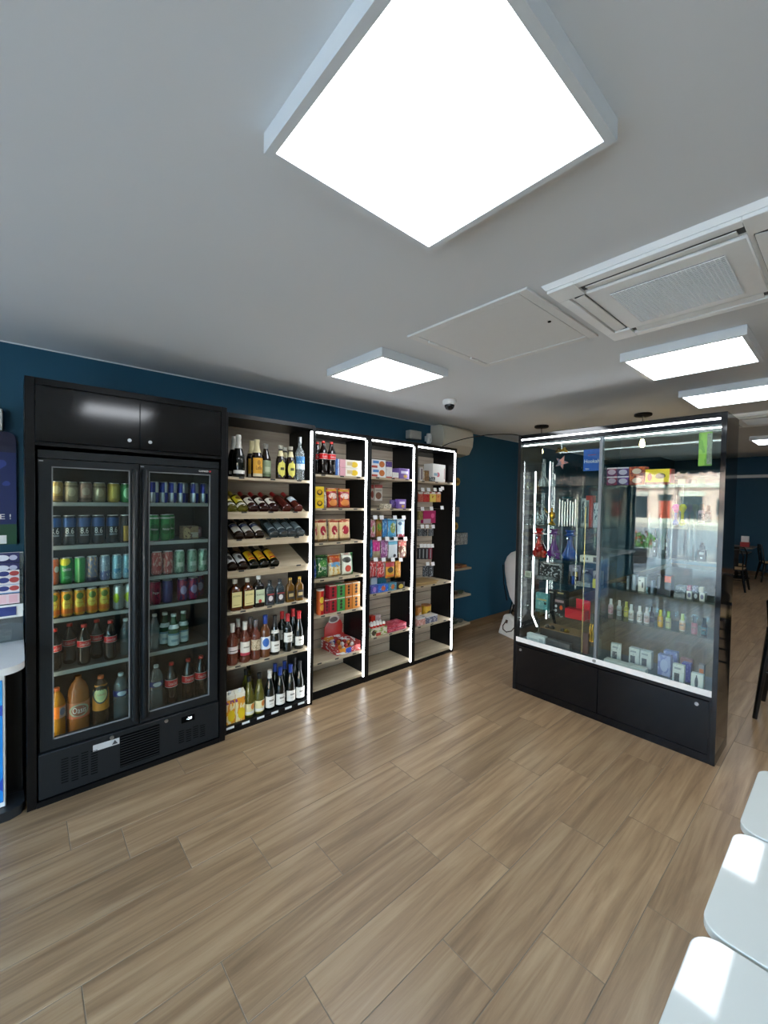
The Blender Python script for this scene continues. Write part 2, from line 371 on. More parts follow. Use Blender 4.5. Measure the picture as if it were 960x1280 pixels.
for i, (x, y) in enumerate(((2.9, -1.9), (5.3, -1.9), (9.9, .6), (9.9, -1.9))):
    panel(x, x+.58, y, y+.58, ['light panel out of frame right of the bar stools', 'light panel out of frame over the dining side', 'light panel above the far dining tables', 'light panel out of frame by the far right wall'][i], zc=ZC if x < 9 else 2.92)
SLOTG = M('slot_grey', '4a4d50', .6)
def cassette(u, v, hf, label, z=ZC):
    t = thing('ceiling_air_conditioner', label, 'air conditioner', (u, v, z), 'ceiling air-conditioning cassettes')
    m = MB(); q = hf; a = .29; b = .245     # rim ring, slots between ring and centre
    zb = z-.034
    m.prism([(-q, -q), (q, -q), (q, q), (-q, q)], lambda x, y: (u+x, v+y, z-.001), lambda x, y: (u+x*.965, v+y*.965, z-.02))
    m.build('backing', WHITEM, t)
    m = MB()
    for sx, sy in ((1, 1), (1, -1), (-1, 1), (-1, -1)): m.box(u+sx*.2565, u+sx*q*.955, v+sy*.2565, v+sy*q*.955, zb, z-.02)
    for s in (-1, 1):
        m.box(u-.2563, u+.2563, v+s*.325, v+s*q*.955, zb, z-.02); m.box(u+s*.325, u+s*q*.955, v-.2563, v+.2563, zb, z-.02)
    m.build('rim', WHITEM, t, bevel=.002)
    B(u-.255, u+.255, v-.255, v+.255, zb, z-.02).build('centre_panel', WHITEM, t, bevel=.004)
    for s in (-1, 1):
        B(u-.256, u+.256, v+s*.29-.022, v+s*.29+.022, z-.0235, z-.0202).build('air_slot', SLOTG, t); B(u+s*.29-.022, u+s*.29+.022, v-.256, v+.256, z-.0235, z-.0202).build('air_slot', SLOTG, t)
        MB().prism([(-.02, 0), (.020, -.006), (.020, -.010), (-.02, -.004)], lambda p, r: (u-.235, v+s*(.29+p), z-.0236+r), lambda p, r: (u+.235, v+s*(.29+p), z-.0236+r)).build('louvre', WHITE, t)
        MB().prism([(-.02, 0), (.020, -.006), (.020, -.010), (-.02, -.004)], lambda p, r: (u+s*(.29+p), v-.235, z-.0236+r), lambda p, r: (u+s*(.29+p), v+.235, z-.0236+r)).build('louvre', WHITE, t)
    B(u-.185, u+.185, v-.185, v+.185, zb-.003, zb-.0002).build('grille_backing', M('grille_grey', '4a4e52', .6), t)
    g = MB(); n = 26
    for i in range(n+1):
        p = -.185+.37*i/n; g.box(u+p-.0014, u+p+.0014, v-.187, v+.187, zb-.0075, zb-.0030); g.box(u-.187, u+.187, v+p-.0014, v+p+.0014, zb-.0070, zb-.0030)
    o = g.build('grille', WHITE, t, smooth=False); o['kind'] = 'stuff'
cassette(2.03, .515, .385, 'white square air-conditioning cassette with mesh grille, beside the access hatch')
cassette(5.65, .60, .385, 'far air-conditioning cassette beyond the showcase corner')
t = thing('access_hatch', 'white square access hatch in the ceiling with two hinges', 'hatch', (1.964, 1.3, ZC))
h0, h1, g0, g1 = 1.60, 2.328, .938, 1.652
m = MB(); w = .045
m.box(h0, h1, g0, g0+w, ZC-.012, ZC-.001).box(h0, h1, g1-w, g1, ZC-.012, ZC-.001).box(h0, h0+w, g0+w, g1-w, ZC-.012, ZC-.001).box(h1-w, h1, g0+w, g1-w, ZC-.012, ZC-.001)
HM = M('hatch_enamel', 'dcdddc', .6, var=.01)
m.build('frame', HM, t, bevel=.002); B(h0+w+.004, h1-w-.004, g0+w+.004, g1-w-.004, ZC-.009, ZC-.001).build('door', HM, t, bevel=.001)
for u in (1.76, 2.14): MB().cyl((u-.035, g1-w-.004, ZC-.016), (u+.035, g1-w-.004, ZC-.016), .007, 10).build('hinge', WHITE, t)
MB().cyl((1.97, g0+.09, ZC-.013), (1.97, g0+.09, ZC-.008), .008, 12).build('lock', DARK, t)
t = thing('security_camera', 'small white dome security camera on the ceiling', 'camera', (2.884, 2.418, ZC))
MB().lathe([(.001, -.001), (.058, -.001), (.062, -.012), (.060, -.035), (.050, -.046), (.001, -.046)], 24, (2.884, 2.418, ZC)).build('housing', WHITE, t)
MB().lathe([(.045, -.046), (.043, -.06), (.034, -.078), (.018, -.088), (.001, -.091)], 24, (2.884, 2.418, ZC)).build('dome', M('smoked_dome', '15171a', .08), t)
for i, (u, v) in enumerate(((4.576, 2.449), (4.649, 1.424))):
    t = thing('pendant_lamp', ['bare-bulb pendant lamp hanging behind the left end of the showcase', 'glowing bare-bulb pendant lamp hanging behind the middle of the showcase'][i], 'lamp', (u, v, ZC), 'bare bulb pendants behind the showcase')
    MB().lathe([(.001, -.001), (.075, -.001), (.078, -.006), (.078, -.022), (.07, -.027), (.001, -.027)], 24, (u, v, ZC)).build('ceiling_rose', BLKS, t)
    MB().cyl((u, v, ZC-.027), (u, v, ZC-.21), .004, 8).build('cord', BLKS, t)
    MB().lathe([(.004, .05), (.018, .045), (.021, 0), (.001, 0)], 14, (u, v, ZC-.255)).build('bulb_holder', BLKS, t)
    MB().lathe([(.014, 0), (.016, -.012), (.022, -.035), (.024, -.05), (.019, -.068), (.009, -.077), (.001, -.08)], 16, (u, v, ZC-.255)).build('bulb', emat('warm_bulb', 'ffdca0', 22), t)
# ================================================================ COOLER CABINET
EV = 2.85
t = thing('cooler_cabinet', 'tall black cabinet built round the drinks cooler, two cupboards on top', 'cabinet', (.55, 3.0, 0))
B(.027, .068, EV, YL-.005, 0, 2.298).build('side_panel', BLK, t, bevel=.0015); B(1.034, 1.072, EV, YL-.005, 0, 2.298).build('side_panel', BLK, t, bevel=.0015)
B(.068, 1.034, EV, YL-.005, 2.262, 2.298).build('top_panel', BLK, t, bevel=.0015); B(.068, 1.034, EV+.01, YL-.005, 1.945, 1.963).build('cupboard_floor', BLK, t)
B(.068, 1.034, EV, EV+.02, 0, .03).build('plinth', BLKS, t)
for a, b, lx in ((.070, .550, .497), (.553, 1.032, .606)):
    d = B(a, b, EV+.001, EV+.02, 1.967, 2.259).build('cupboard_door', M('black_soft_gloss_door', '07080a', .11, var=.03), t, bevel=.001)
    l = MB().cyl((lx, EV-.004, 2.014), (lx, EV+.002, 2.014), .0105, 16); l.box(lx-.0015, lx+.0015, EV-.0045, EV-.003, 2.008, 2.02); l.build('lock', STEEL, d)
# ---- drinks cooler
t = thing('drinks_cooler', 'charcoal two-door glass drinks cooler with vented base', 'refrigerator', (.55, 3.0, 0))
FX0, FX1, FY0 = .078, 1.028, EV+.018
INT = M('cooler_liner', '23282b', .55, var=.04); INTB = M('cooler_back_liner', '1d2225', .5)
body = MB().box(FX0, FX0+.035, FY0+.045, 3.33, .03, 1.925).box(FX1-.035, FX1, FY0+.045, 3.33, .03, 1.925).box(FX0+.035, FX1-.035, FY0+.045, 3.33, 1.885, 1.925).box(FX0+.035, FX1-.035, FY0+.045, 3.33, .2, .295)
body.build('body', INT, t); B(FX0+.035, FX1-.035, 3.29, 3.33, .295, 1.885).build('back_liner', INTB, t)
B(FX0, FX1, FY0, FY0+.045, 1.880, 1.925).build('header', FRG, t, bevel=.002)
base = B(FX0-.004, FX1+.004, FY0-.012, FY0+.05, .035, .284).build('base_panel', FRGB, t, bevel=.004)
SL = DARK
for u0, u1, zt, nr in ((.165, .345, .225, 10), (.768, .945, .165, 6)):
    m = MB()
    for cidx in range(4):
        cu = u0+(u1-u0)*(cidx+.5)/4
        for r in range(nr):
            z = zt-r*.0145-(.007 if cidx % 2 else 0); m.box(cu-.016, cu+.016, FY0-.0135, FY0-.011, z-.004, z)
    o = m.build('vent_slots', SL, base, smooth=False); o['kind'] = 'stuff'
m = B(.45, .661, FY0-.0135, FY0-.0110, .064, .255).build('grille', SL, base)
m = MB()
for i in range(12): z = .07+i*.0155; m.box(.452, .659, FY0-.0165, FY0-.0135, z, z+.004)
m.build('grille_bars', M('grille_black', '17191c', .5), base)
st = B(.316, .446, FY0-.0135, FY0-.0118, .212, .248).build('warning_sticker', M('grey_sticker', 'b5b6b8', .5), base)
MB().prism([(.408, .218), (.438, .218), (.423, .243)], lambda x, z: (x, FY0-.0138, z), lambda x, z: (x, FY0-.0135, z)).build('warning_triangle', M('sticker_ink', '3a3a3c', .5), st)
for u in (.408, .7): MB().cyl((u, FY0-.018, .262), (u, FY0-.011, .262), .011, 16).build('lock', STEEL, base)
B(.79, .872, FY0-.0135, FY0-.0115, .212, .252).build('display_panel', DARK, base)
ds = link('display_digits', text_mesh('-20', .032, .017, emat('display_digits_lit', 'dff4ff', 2.5)), base); ds.location = Vector((.838, FY0-.0142, .234))-origin(base)
for a, b, hs in ((FX0+.004, .549, 1), (.556, FX1-.004, -1)):
    w0 = .050; m = MB(); y0, y1, z0, z1 = FY0, FY0+.042, .292, 1.876
    gx0, gx1 = (a+w0+.004, b-.046) if hs > 0 else (a+.046, b-w0-.004)
    m.box(a, gx0, y0, y1, z0, z1).box(gx1, b, y0, y1, z0, z1).box(gx0, gx1, y0, y1, z0, .342).box(gx0, gx1, y0, y1, 1.838, z1)
    d = m.build('door', FRG, t)
    B(gx0-.004, gx1+.004, y0+.010, y0+.016, .338, 1.842).build('glass', GLASSF, d)
    g = MB(); e = .006
    g.box(gx0, gx0+e, y0+.002, y0+.010, .342, 1.838).box(gx1-e, gx1, y0+.002, y0+.010, .342, 1.838).box(gx0, gx1, y0+.002, y0+.010, .342, .342+e).box(gx0, gx1, y0+.002, y0+.010, 1.838-e, 1.838); g.build('glass_bead', M('grey_bead', '767b7f', .4), d)
    hx = b-.022 if hs > 0 else a+.022
    MB().tube([(hx, FY0-.001, .325), (hx, FY0-.014, .34), (hx, FY0-.014, 1.82), (hx, FY0-.001, 1.84)], .0165, 12).build('handle', FRG, d)
    B(a+.002, a+.02, FY0-.003, FY0-.0005, 1.862, 1.868).build('hinge_pin', STEEL, d)
    if hs < 0:
        g = link('lettering', text_mesh('GAMKO', .06, .011, TXW), d); g.location = Vector((.925, FY0-.001, 1.858))-origin(d)
        B(.962, .972, FY0-.0012, FY0-.0002, 1.853, 1.863).build('logo_mark', TXR, d)
COOL_Z = [1.645, 1.40, 1.178, .990, .690]
WIRE = M('cooler_shelf_grey', '3a3f41', .5, metal=.2)
B(FX0+.037, FX0+.043, 2.915, 2.932, .32, 1.86).build('interior_light', emat('cooler_light', 'fff3dc', 7), t)
B(.5549, .5575, 2.952, 2.962, .32, 1.86).build('interior_light', emat('cooler_light2', 'f4fbff', 2.5), t)
for z in COOL_Z:
    for a, b in ((FX0+.037, .5505), (.5545, FX1-.037)):
        s = B(a, b, 2.945, 3.285, z-.012, z-.0005).build('shelf', WIRE, t)
        B(a, b, 2.935, 2.9449, z-.022, z-.0005).build('shelf_rail', M('shelf_rail_clear_grey', 'a9aeae', .3), s)
B(.5505, .5545, 2.95, 3.285, .2955, 1.885).build('centre_divider', INTB, t)
# ================================================================ SHELF UNITS
LED = emat('led_strip_light', 'f7fbff', LED_E)
def shelf_unit(label, a, b, fv, top, deck, shelves, slats, tops, lw=.014, slanted=()):
    """a..b outer X, fv front Y; shelves = list of z; LED along the right front edge"""
    t = thing('shelf_unit', label, 'shelf', ((a+b)/2, fv+.2, 0), 'backlit shelf units along the blue wall')
    bk = YL-.05; w = .026
    for x0, x1 in ((a, a+w), (b-w, b)): B(x0, x1, fv, bk, 0, top).build('side_panel', BLK, t, bevel=.001)
    B(a+w, b-w, fv, bk, top-.03, top).build('top_panel', BLK, t); B(a+w, b-w, fv+.004, fv+.024, 0, deck-.024).build('plinth', BLKS, t)
    back = B(a+w, b-w, bk-.012, bk, .0, top-.03).build('back_panel', M('dark_slat_groove', '3a352f', .7) if slats else SLATW, t)
    if slats:
        z = deck+.002; me = B(-(b-a)/2+w+.001, (b-a)/2-w-.001, -.008, 0, 0, .091).mesh('slat', SLATW, bevel=.0015)
        while z+.095 < top-.03:
            o = link('slat', me, back); o.location = Vector(((a+b)/2, bk-.0121, z))-origin(back); z += .097
    inner0, inner1 = a+w+.0005, b-w-.0005; bk2 = bk-(.022 if slats else .013)
    B(inner0, inner1, fv+.004, bk2, deck-.022, deck).build('bottom_deck', SHELFW if slats else BLKS, t, bevel=.001)
    for i, z in enumerate(shelves):
        if z in slanted:
            m = MB().prism([(fv+.02, z-.012), (bk2, z+.15), (bk2, z+.166), (fv+.02, z+.004)], lambda y, q: (inner0, y, q), lambda y, q: (inner1, y, q)); s = m.build('slanted_shelf', SHELFW, t)
            MB().prism([(fv+.006, z+.036), (fv+.020, z+.036), (fv+.0199, z-.016), (fv+.014, z-.016)], lambda y, q: (inner0, y, q), lambda y, q: (inner1-.002, y, q)).build('front_lip', SHELFW, s)
            zt, yt = z+.0362, fv+.005
        else:
            s = B(inner0, inner1, fv+.012, bk2, z-.020, z).build('shelf', SHELFW, t, bevel=.001); zt, yt = z-.002, fv+.0112
        for q in range(3):
            x = inner0+(inner1-inner0)*(.15+.33*q+.03*math.sin(i*2.1+q)); B(x-.02, x+.02, yt-.0012, yt, zt-.010, zt+.001).build('price_tag', TAGD, s)
    st = B(b-w-lw, b-w-.001, fv-.004, fv+.008, deck-.03, top-.05).build('led_strip', LED, t); st['label'] = 'white vertical light strip'
    if tops: B(a+w+.006, b-w-lw-.002, fv+.002, fv+.012, top-.043, top-.031).build('led_strip', LED, t)
    return t
U1 = shelf_unit('black shelf unit full of wine and spirit bottles, next to the cooler', 1.076, 1.806, 2.905, 2.28, .052, [1.835, 1.55, 1.352, 1.128, .87, .475], False, False, slanted=(1.55, 1.352, 1.128))
U2 = shelf_unit('backlit shelf unit with crisps and snack tubes, next to the wine shelves', 1.818, 2.413, 2.955, 2.275, .09, [1.895, 1.61, 1.316, 1.006, .70, .30], True, True)
U3 = shelf_unit('backlit shelf unit with sweets hanging on hooks, in the middle of the snack units', 2.415, 3.026, 2.955, 2.275, .075, [1.903, 1.608, .803, .39], True, True)
U4 = shelf_unit('backlit shelf unit at the far end with mostly small dark packs', 3.028, 3.672, 2.955, 2.275, .06, [1.895, .80, .378], True, True)
# ================================================================ PRODUCT PROTOTYPES  (front faces -Y, base at z=0)
# a prototype is a dict: parts = [(name, mesh, [(sub_name, mesh), ...])], r = half width, h = height, d = half depth
PROF = {
 'bordeaux': [(0, 0), (.9, 0), (1, .015), (1, .60), (.93, .66), (.5, .735), (.40, .78), (.38, .93), (.42, .935), (.42, 1), (0, 1)],
 'burgundy': [(0, 0), (.92, 0), (1, .015), (1, .45), (.9, .55), (.62, .68), (.44, .78), (.38, .86), (.36, .94), (.40, .945), (.40, 1), (0, 1)],
 'champagne': [(0, 0), (.92, 0), (1, .02), (1, .42), (.9, .54), (.6, .68), (.42, .78), (.37, .9), (.44, .93), (.44, .96), (.36, 1), (0, 1)],
 'beer': [(0, 0), (.92, 0), (1, .02), (1, .52), (.92, .60), (.62, .72), (.46, .82), (.42, .93), (.46, .94), (.46, 1), (0, 1)],
 'pet': [(0, 0), (.72, 0), (.93, .025), (1, .07), (1, .14), (.9, .26), (.9, .34), (1, .44), (1, .62), (.9, .70), (.62, .80), (.42, .88), (.38, .92), (.38, 1), (0, 1)],
 'petbig': [(0, 0), (.75, 0), (.95, .02), (1, .05), (1, .3), (.95, .36), (1, .42), (1, .66), (.93, .74), (.66, .85), (.36, .92), (.30, .945), (.30, 1), (0, 1)],
 'ribbed': [(0, 0), (.78, 0), (.97, .02)]+[(1 if i % 2 else .95, .05+.026*i) for i in range(19)]+[(1, .55), (1, .66), (.97, .72), (.9, .78), (.62, .87), (.36, .92), (.30, .945), (.30, 1), (0, 1)],
 'round': [(0, 0), (.8, 0), (.97, .02), (1, .06), (1, .58), (.98, .68), (.88, .78), (.62, .88), (.34, .93), (.28, .95), (.28, 1), (0, 1)],
 'tallspirit': [(0, 0), (.9, 0), (1, .015), (1, .62), (.85, .68), (.45, .74), (.36, .78), (.34, 1), (0, 1)],
 'eliquid': [(0, 0), (.95, 0), (1, .02), (1, .58), (.9, .63), (.55, .66), (.5, 1), (0, 1)],
}
def prof(kind, r, h, z0=0, z1=1, grow=0):
    P = [(a*r, b*h) for a, b in PROF[kind]]; out = []
    for i, (a, b) in enumerate(P):
        if z0*h <= b <= z1*h: out.append((a+grow if a > 0 else 0, b))
    return out
def rad_at(kind, r, h, z):
    P = [(a*r, b*h) for a, b in PROF[kind]]
    for (a, b), (c, d) in zip(P, P[1:]):
        if b <= z <= d and d > b: return a+(c-a)*(z-b)/(d-b)
    return r
def band(r, z0, z1, ang=70, n=12, kind=None, R=None, h=None, oval=False, c0=0):
    """label on the front of a bottle: vertical strips that follow the glass"""
    vs = []; fs = []; rows = 6 if oval else 4
    for j in range(rows+1):
        z = z0+(z1-z0)*j/rows; rr = (rad_at(kind, R, h, z) if kind else r)+.0009
        k = math.sqrt(max(0, 1-((j/rows)*2-1)**2)) if oval else 1
        if oval: k = max(k, .03)
        for i in range(n+1):
            a = math.radians(c0-ang*k+2*ang*k*i/n); vs.append((rr*math.sin(a), -rr*math.cos(a), z))
    for j in range(rows):
        for i in range(n): a = j*(n+1)+i; fs.append((a, a+1, a+n+2, a+n+1))
    return MB().add(vs, fs)
def open_mesh(mb, name, mat):
    me = bpy.data.meshes.new(name); me.from_pydata(mb.v, [], mb.f); me.materials.append(mat)
    me.polygons.foreach_set('use_smooth', [True]*len(me.polygons)); me.update(); return me
def moved(me, loc):
    m = me.copy(); m.transform(Matrix.Translation(loc)); return m
PC = {}
def bottle(key, kind, r, h, glass, cap, capz=.80, label=None, lab=(.1, .45), ang=75, oval=False, text=None, neck=None, grow=.0012, capr=None):
    """key caches; label = material, text = (string, width, height, z fraction, material)"""
    if key in PC: return PC[key]
    parts = [('glass', MB().lathe(prof(kind, r, h), 18).mesh('glass', glass), [])]
    if cap:
        if capr: m = MB().lathe([(0, capz*h), (capr, capz*h), (capr, h*.995), (capr*.93, h+.001), (0, h+.001)], 14)
        else:
            q = [(rad_at(kind, r, h, capz*h)+grow, capz*h)]+[(a+grow, b) for a, b in [(a*r, b*h) for a, b in PROF[kind]] if b > capz*h and a > 0]; q = [(0, capz*h)]+q; q += [(q[-1][0], h+.001), (0, h+.001)]; m = MB().lathe(q, 14)
        parts.append(('cap' if capr else 'foil', m.mesh('cap', cap), []))
    if label:
        subs = []
        if text:
            rr = rad_at(kind, r, h, text[3]*h)+.0016; subs.append(('lettering', moved(text_mesh(text[0], text[1], text[2], text[4], rr), (0, 0, text[3]*h))))
        parts.append(('label', open_mesh(band(r, lab[0]*h, lab[1]*h, ang, 12, kind, r, h, oval), 'label', label), subs))
    if neck: parts.append(('neck_label', open_mesh(band(r, neck[0]*h, neck[1]*h, 80, 10, kind, r, h), 'label', neck[2]), []))
    PC[key] = dict(parts=parts, r=r, h=h, d=r); return PC[key]
LID = M('can_lid_aluminium', 'c8cbcc', .3, metal=.9)
def can(key, r, h, mat, text=None):
    if key in PC: return PC[key]
    b = MB().lathe([(0, .003), (r*.72, 0), (r*.82, .002), (r, .012), (r, h-.016), (r*.93, h-.009), (r*.83, h-.003)], 20)
    parts = [('can_body', b.mesh('can_body', mat), [])]
    if text: parts[0][2].append(('lettering', moved(text_mesh(text[0], text[1], text[2], text[4], r+.0006), (0, 0, text[3]*h))))
    parts.append(('lid', MB().lathe([(0, h-.005), (r*.78, h-.005), (r*.8, h), (r*.84, h), (r*.84, h-.004)], 20).mesh('lid', LID), []))
    PC[key] = dict(parts=parts, r=r, h=h, d=r); return PC[key]
def carton(key, w, h, d, mat, text=None, bev=.0015, name='box'):
    if key in PC: return PC[key]
    parts = [(name, B(-w/2, w/2, -d/2, d/2, 0, h).mesh(name, mat, bevel=bev), [])]
    if text: parts[0][2].append(('lettering', moved(text_mesh(text[0], text[1], text[2], text[4]), (text[5] if len(text) > 5 else 0, -d/2-.0006, text[3]*h))))
    PC[key] = dict(parts=parts, r=w/2, h=h, d=d/2); return PC[key]
def bag(key, w, h, d, mat, text=None, n=8, m=10):
    """pillow packet with crimped top and bottom seams"""
    if key in PC: return PC[key]
    rnd = random.Random(hash(key) % 999 if False else sum(map(ord, key))); vs = []; fs = []
    for s in (-1, 1):
        for j in range(m+1):
            for i in range(n+1):
                x = (i/n-.5); z = j/m; k = (max(0, 1-(2*x)**2))**.5*(max(0, 1-(2*z-1)**4))**.6
                if j in (0, m): k = 0
                wob = .12*math.sin(9*x+5*z*s+rnd.random()*.4)
                vs.append((x*w*(1-.06*math.sin(PI*z)), s*d/2*k*(1+wob), z*h))
    N = (n+1)*(m+1)
    for s in (0, 1):
        for j in range(m):
            for i in range(n):
                a = s*N+j*(n+1)+i; q = (a, a+1, a+n+2, a+n+1); fs.append(q if s == 0 else q[::-1])
    me = MB().add(vs, fs).mesh('bag', mat)
    bmx = bmesh.new(); bmx.from_mesh(me); bmesh.ops.remove_doubles(bmx, verts=bmx.verts, dist=1e-5); bmx.to_mesh(me); bmx.free()
    parts = [('packet', me, [])]
    if text: parts[0][2].append(('lettering', moved(text_mesh(text[0], text[1], text[2], text[4]), (0, -d/2*1.13-.001, text[3]*h))))
    cr = MB().box(-w/2, w/2, -.001, .001, h-.004, h+.010); parts.append(('top_seam', cr.mesh('top_seam', mat), []))
    PC[key] = dict(parts=parts, r=w/2, h=h+.01, d=d/2*1.13); return PC[key]
def squarebottle(key, w, d, h, glass, cap, label, text=None, lab=(.12, .6), capr=.017, shoulder=.66, neck=.015):
    if key in PC: return PC[key]
    m = MB(); n = 20; secs = [(1, 0), (1.03, .02), (1.03, shoulder-.04), (.98, shoulder), (.8, shoulder+.05), (neck/(w/2), shoulder+.13), (neck/(w/2), .9)]; vs = []; fs = []
    for k, z in secs:
        ex = .5 if z < shoulder+.1 else 1
        for i in range(n):
            a = 2*PI*i/n; cx, sx = math.cos(a), math.sin(a); f = lambda q: math.copysign(abs(q)**ex, q)
            dd = d/2*k if z < shoulder+.1 else w/2*k
            vs.append((f(cx)*w/2*k, f(sx)*dd, z*h))
    for j in range(len(secs)-1):
        for i in range(n): a, b = j*n+i, j*n+(i+1) % n; fs.append((a, b, b+n, a+n))
    fs += [tuple(range(n-1, -1, -1)), tuple((len(secs)-1)*n+i for i in range(n))]
    parts = [('glass', m.add(vs, fs).mesh('glass', glass), []), ('cap', MB().lathe([(0, .86*h), (capr, .86*h), (capr, h), (0, h)], 14).mesh('cap', cap), [])]
    y = -d/2*1.03-.0008
    lb = B(-w*.44, w*.44, y-.0006, y, lab[0]*h, lab[1]*h).mesh('label', label); sub = []
    if text: sub.append(('lettering', moved(text_mesh(text[0], text[1], text[2], text[4]), (0, y-.0012, text[3]*h))))
    parts.append(('label', lb, sub)); PC[key] = dict(parts=parts, r=w/2*1.03, h=h, d=d/2*1.05); return PC[key]
def place(p, name, loc, label, cat, group=None, rot=None):
    if len(p['parts']) == 1:
        n0, me, subs = p['parts'][0]; o = link(name, me, None, loc, rot); tag(o, label, cat, group)
        for sn, sm in subs: link(sn, sm, o)
        return o
    t = thing(name, label, cat, loc, group, rot)
    for pn, me, subs in p['parts']:
        o = link(pn, me, t)
        for sn, sm in subs: link(sn, sm, o)
    return t
def row(items, z, v, where, group, lim=None):
    """items: (pixel column, prototype, name, description, category[, extra depth]); ordinals run left to right"""
    L = []
    for it in items:
        px, p, nm, ds, ct = it[:5]; dv = it[5] if len(it) > 5 else 0
        L.append([u_at(px, v+p['d']+dv, z+p['h']*.5), v+p['d']+dv, p, nm, ds, ct])
    L.sort(key=lambda a: a[0])
    if lim:
        for q in L: q[0] = min(max(q[0], lim[0]+q[2]['r']+.001), lim[1]-q[2]['r']-.001)
    for i in range(len(L)):                      # keep neighbours apart: the one that would cut in stands further back
        for _ in range(6):
            hit = False
            for j in range(len(L)):
                if j == i: continue
                if j > i: continue
                if abs(L[i][0]-L[j][0]) < L[i][2]['r']+L[j][2]['r']+.001 and abs(L[i][1]-L[j][1]) < L[i][2]['d']+L[j][2]['d']+.001:
                    ov = L[i][2]['r']+L[j][2]['r']+.0015-(L[i][0]-L[j][0])
                    if ov < .02 and not (lim and L[i][0]+ov > lim[1]-L[i][2]['r']): L[i][0] += ov
                    else: L[i][1] = L[j][1]+L[i][2]['d']+L[j][2]['d']+.002
                    hit = True
            if not hit: break
    for i, (u, vv, p, nm, ds, ct) in enumerate(L):
        pos = 'leftmost' if i == 0 else 'rightmost' if i == len(L)-1 else ORD[i]+' from left'
        place(p, nm, (u, vv, z+.0005), '%s, %s on %s' % (ds, pos, where), ct, group)
# ================================================================ COOLER DRINKS
def canmat(n, base, layers=(), metal=.35, rough=.32): return PR('can_'+n, base, layers, rough, metal)
CA = {
 'gold': can('c_gold', .033, .116, canmat('gold', 'b59a5c', [('r', 0, 1, .1, .3, '8a6f42'), ('e', .5, .6, .3, .2, 'd8c89a')])),
 'beige': can('c_beige', .033, .116, canmat('beige', 'a3977a', [('r', 0, 1, .75, .85, '7a6d54'), ('e', .5, .5, .3, .22, 'c5b99a')])),
 'rose': can('c_rose', .033, .116, canmat('rose', '9c8174', [('r', 0, 1, .1, .22, '6d5a52'), ('e', .5, .55, .3, .2, 'b9a79a')])),
 'yellow': can('c_yellow', .033, .116, canmat('yellow', 'bfa43c', [('r', .3, .7, .2, .85, 'e2cc6a')])),
 'green': can('c_green', .033, .116, canmat('green', '2f8a4b', [('e', .5, .5, .3, .3, '9fd6a8')])),
 'eightsix': can('c_86', .033, .168, canmat('86', '1b1f26', [('r', 0, 1, .62, .93, '1d4a86'), ('r', .2, .8, .3, .36, '8b939c')]), ('8.6', .040, .034, .48, TXW)),
 'blackgold': can('c_bg', .033, .168, canmat('bg', '23211f', [('r', .25, .65, .05, .62, 'c79a35')])),
 'orange': can('c_or', .0285, .148, canmat('or', 'd8641f', [('e', .8, .6, .2, .12, 'e8e4dc')])),
 'lemonlime': can('c_ll', .0315, .148, canmat('ll', '1f8c3c', [('e', .35, .88, .42, .16, 'd9cf25'), ('e', .5, .25, .25, .06, '5bb874')]), ('Sprite', .042, .026, .55, TXW)),
 'lime': can('c_li', .0285, .148, canmat('li', '2aa044', [('r', .3, .45, .0, 1, 'a6e08c')])),
 'violet': can('c_vi', .0285, .148, canmat('vi', '7f7f95', [('n', 7, .55, 'c9a583'), ('r', .0, 1, .0, .18, '413f58')])),
 'paleblue': can('c_pb', .0265, .148, canmat('pb', '8d9db0', [('r', 0, 1, 0, .4, '55649a'), ('n', 9, .6, 'b8c6d0')])),
 'cyan': can('c_cy', .0265, .148, canmat('cy', '86b9c9', [('r', .2, .8, .25, .45, '3f8fb8'), ('n', 9, .6, 'bde0e6')])),
 'icetea': can('c_it', .029, .148, canmat('it', 'e39a26', [('n', 4, .56, 'e8c23c'), ('e', .42, .5, .34, .17, 'e6d152'), ('e', .5, .78, .3, .13, '5d7a2a'), ('r', 0, 1, .12, .3, 'e07a1c')]), ('Lipton', .03, .011, .5, TXR)),
 'silver': can('c_si', .029, .148, canmat('si', 'bcc4c2', [('e', .25, .5, .25, .2, 'b8c93c'), ('r', .7, 1, 0, 1, 'a9b3b2')], .6)),
 'energy': can('c_en', .0262, .135, canmat('en', 'c3c9cf', [('r', 0, .5, .5, 1, '1d2f95'), ('r', .5, 1, 0, .5, '1d2f95')], .6)),
 'lager': can('c_la', .033, .168, canmat('la', '2c8a45', [('e', .5, .45, .4, .2, '1d6a34'), ('r', 0, 1, .86, .92, 'd0d8d0')]), ('Heineken', .044, .014, .45, TXW)),
 'pinkcan': can('c_pk', .0315, .15, canmat('pk', 'b9554f', [('n', 5, .55, 'd9a79b'), ('e', .6, .3, .25, .12, 'a52a2a')])),
 'palegreen': can('c_pg', .0315, .15, canmat('pg', '8fb09a', [('n', 5, .55, '5f8a70'), ('r', .2, .8, .3, .5, 'c7d8c8')])),
 'cherry': can('c_ch', .033, .148, canmat('ch', '8b1c3c', [('n', 5, .6, '4a1230')]), ('Pepper', .04, .02, .5, TXW)),
 'navy': can('c_nv', .033, .148, canmat('nv', '2c2f6a', [('n', 6, .6, '4a3a70')])),
 'berry': can('c_be', .033, .148, canmat('be', '8a1f45', [('n', 5, .52, '3a2a6a'), ('e', .5, .5, .3, .2, 'a89ac0')])),
}
CLL, CLR_, WUL = (FX0+.037, .5505), (.5545, FX1-.037), (1.1025, 1.7795)
def drinks(seq, z, where, v=2.952, grp=None):
    row([(px, CA[k], 'drink_can', d, 'can') for px, k, d in seq], z, v, where, grp or 'cans in the cooler', CLL if 'left' in where else CLR_)
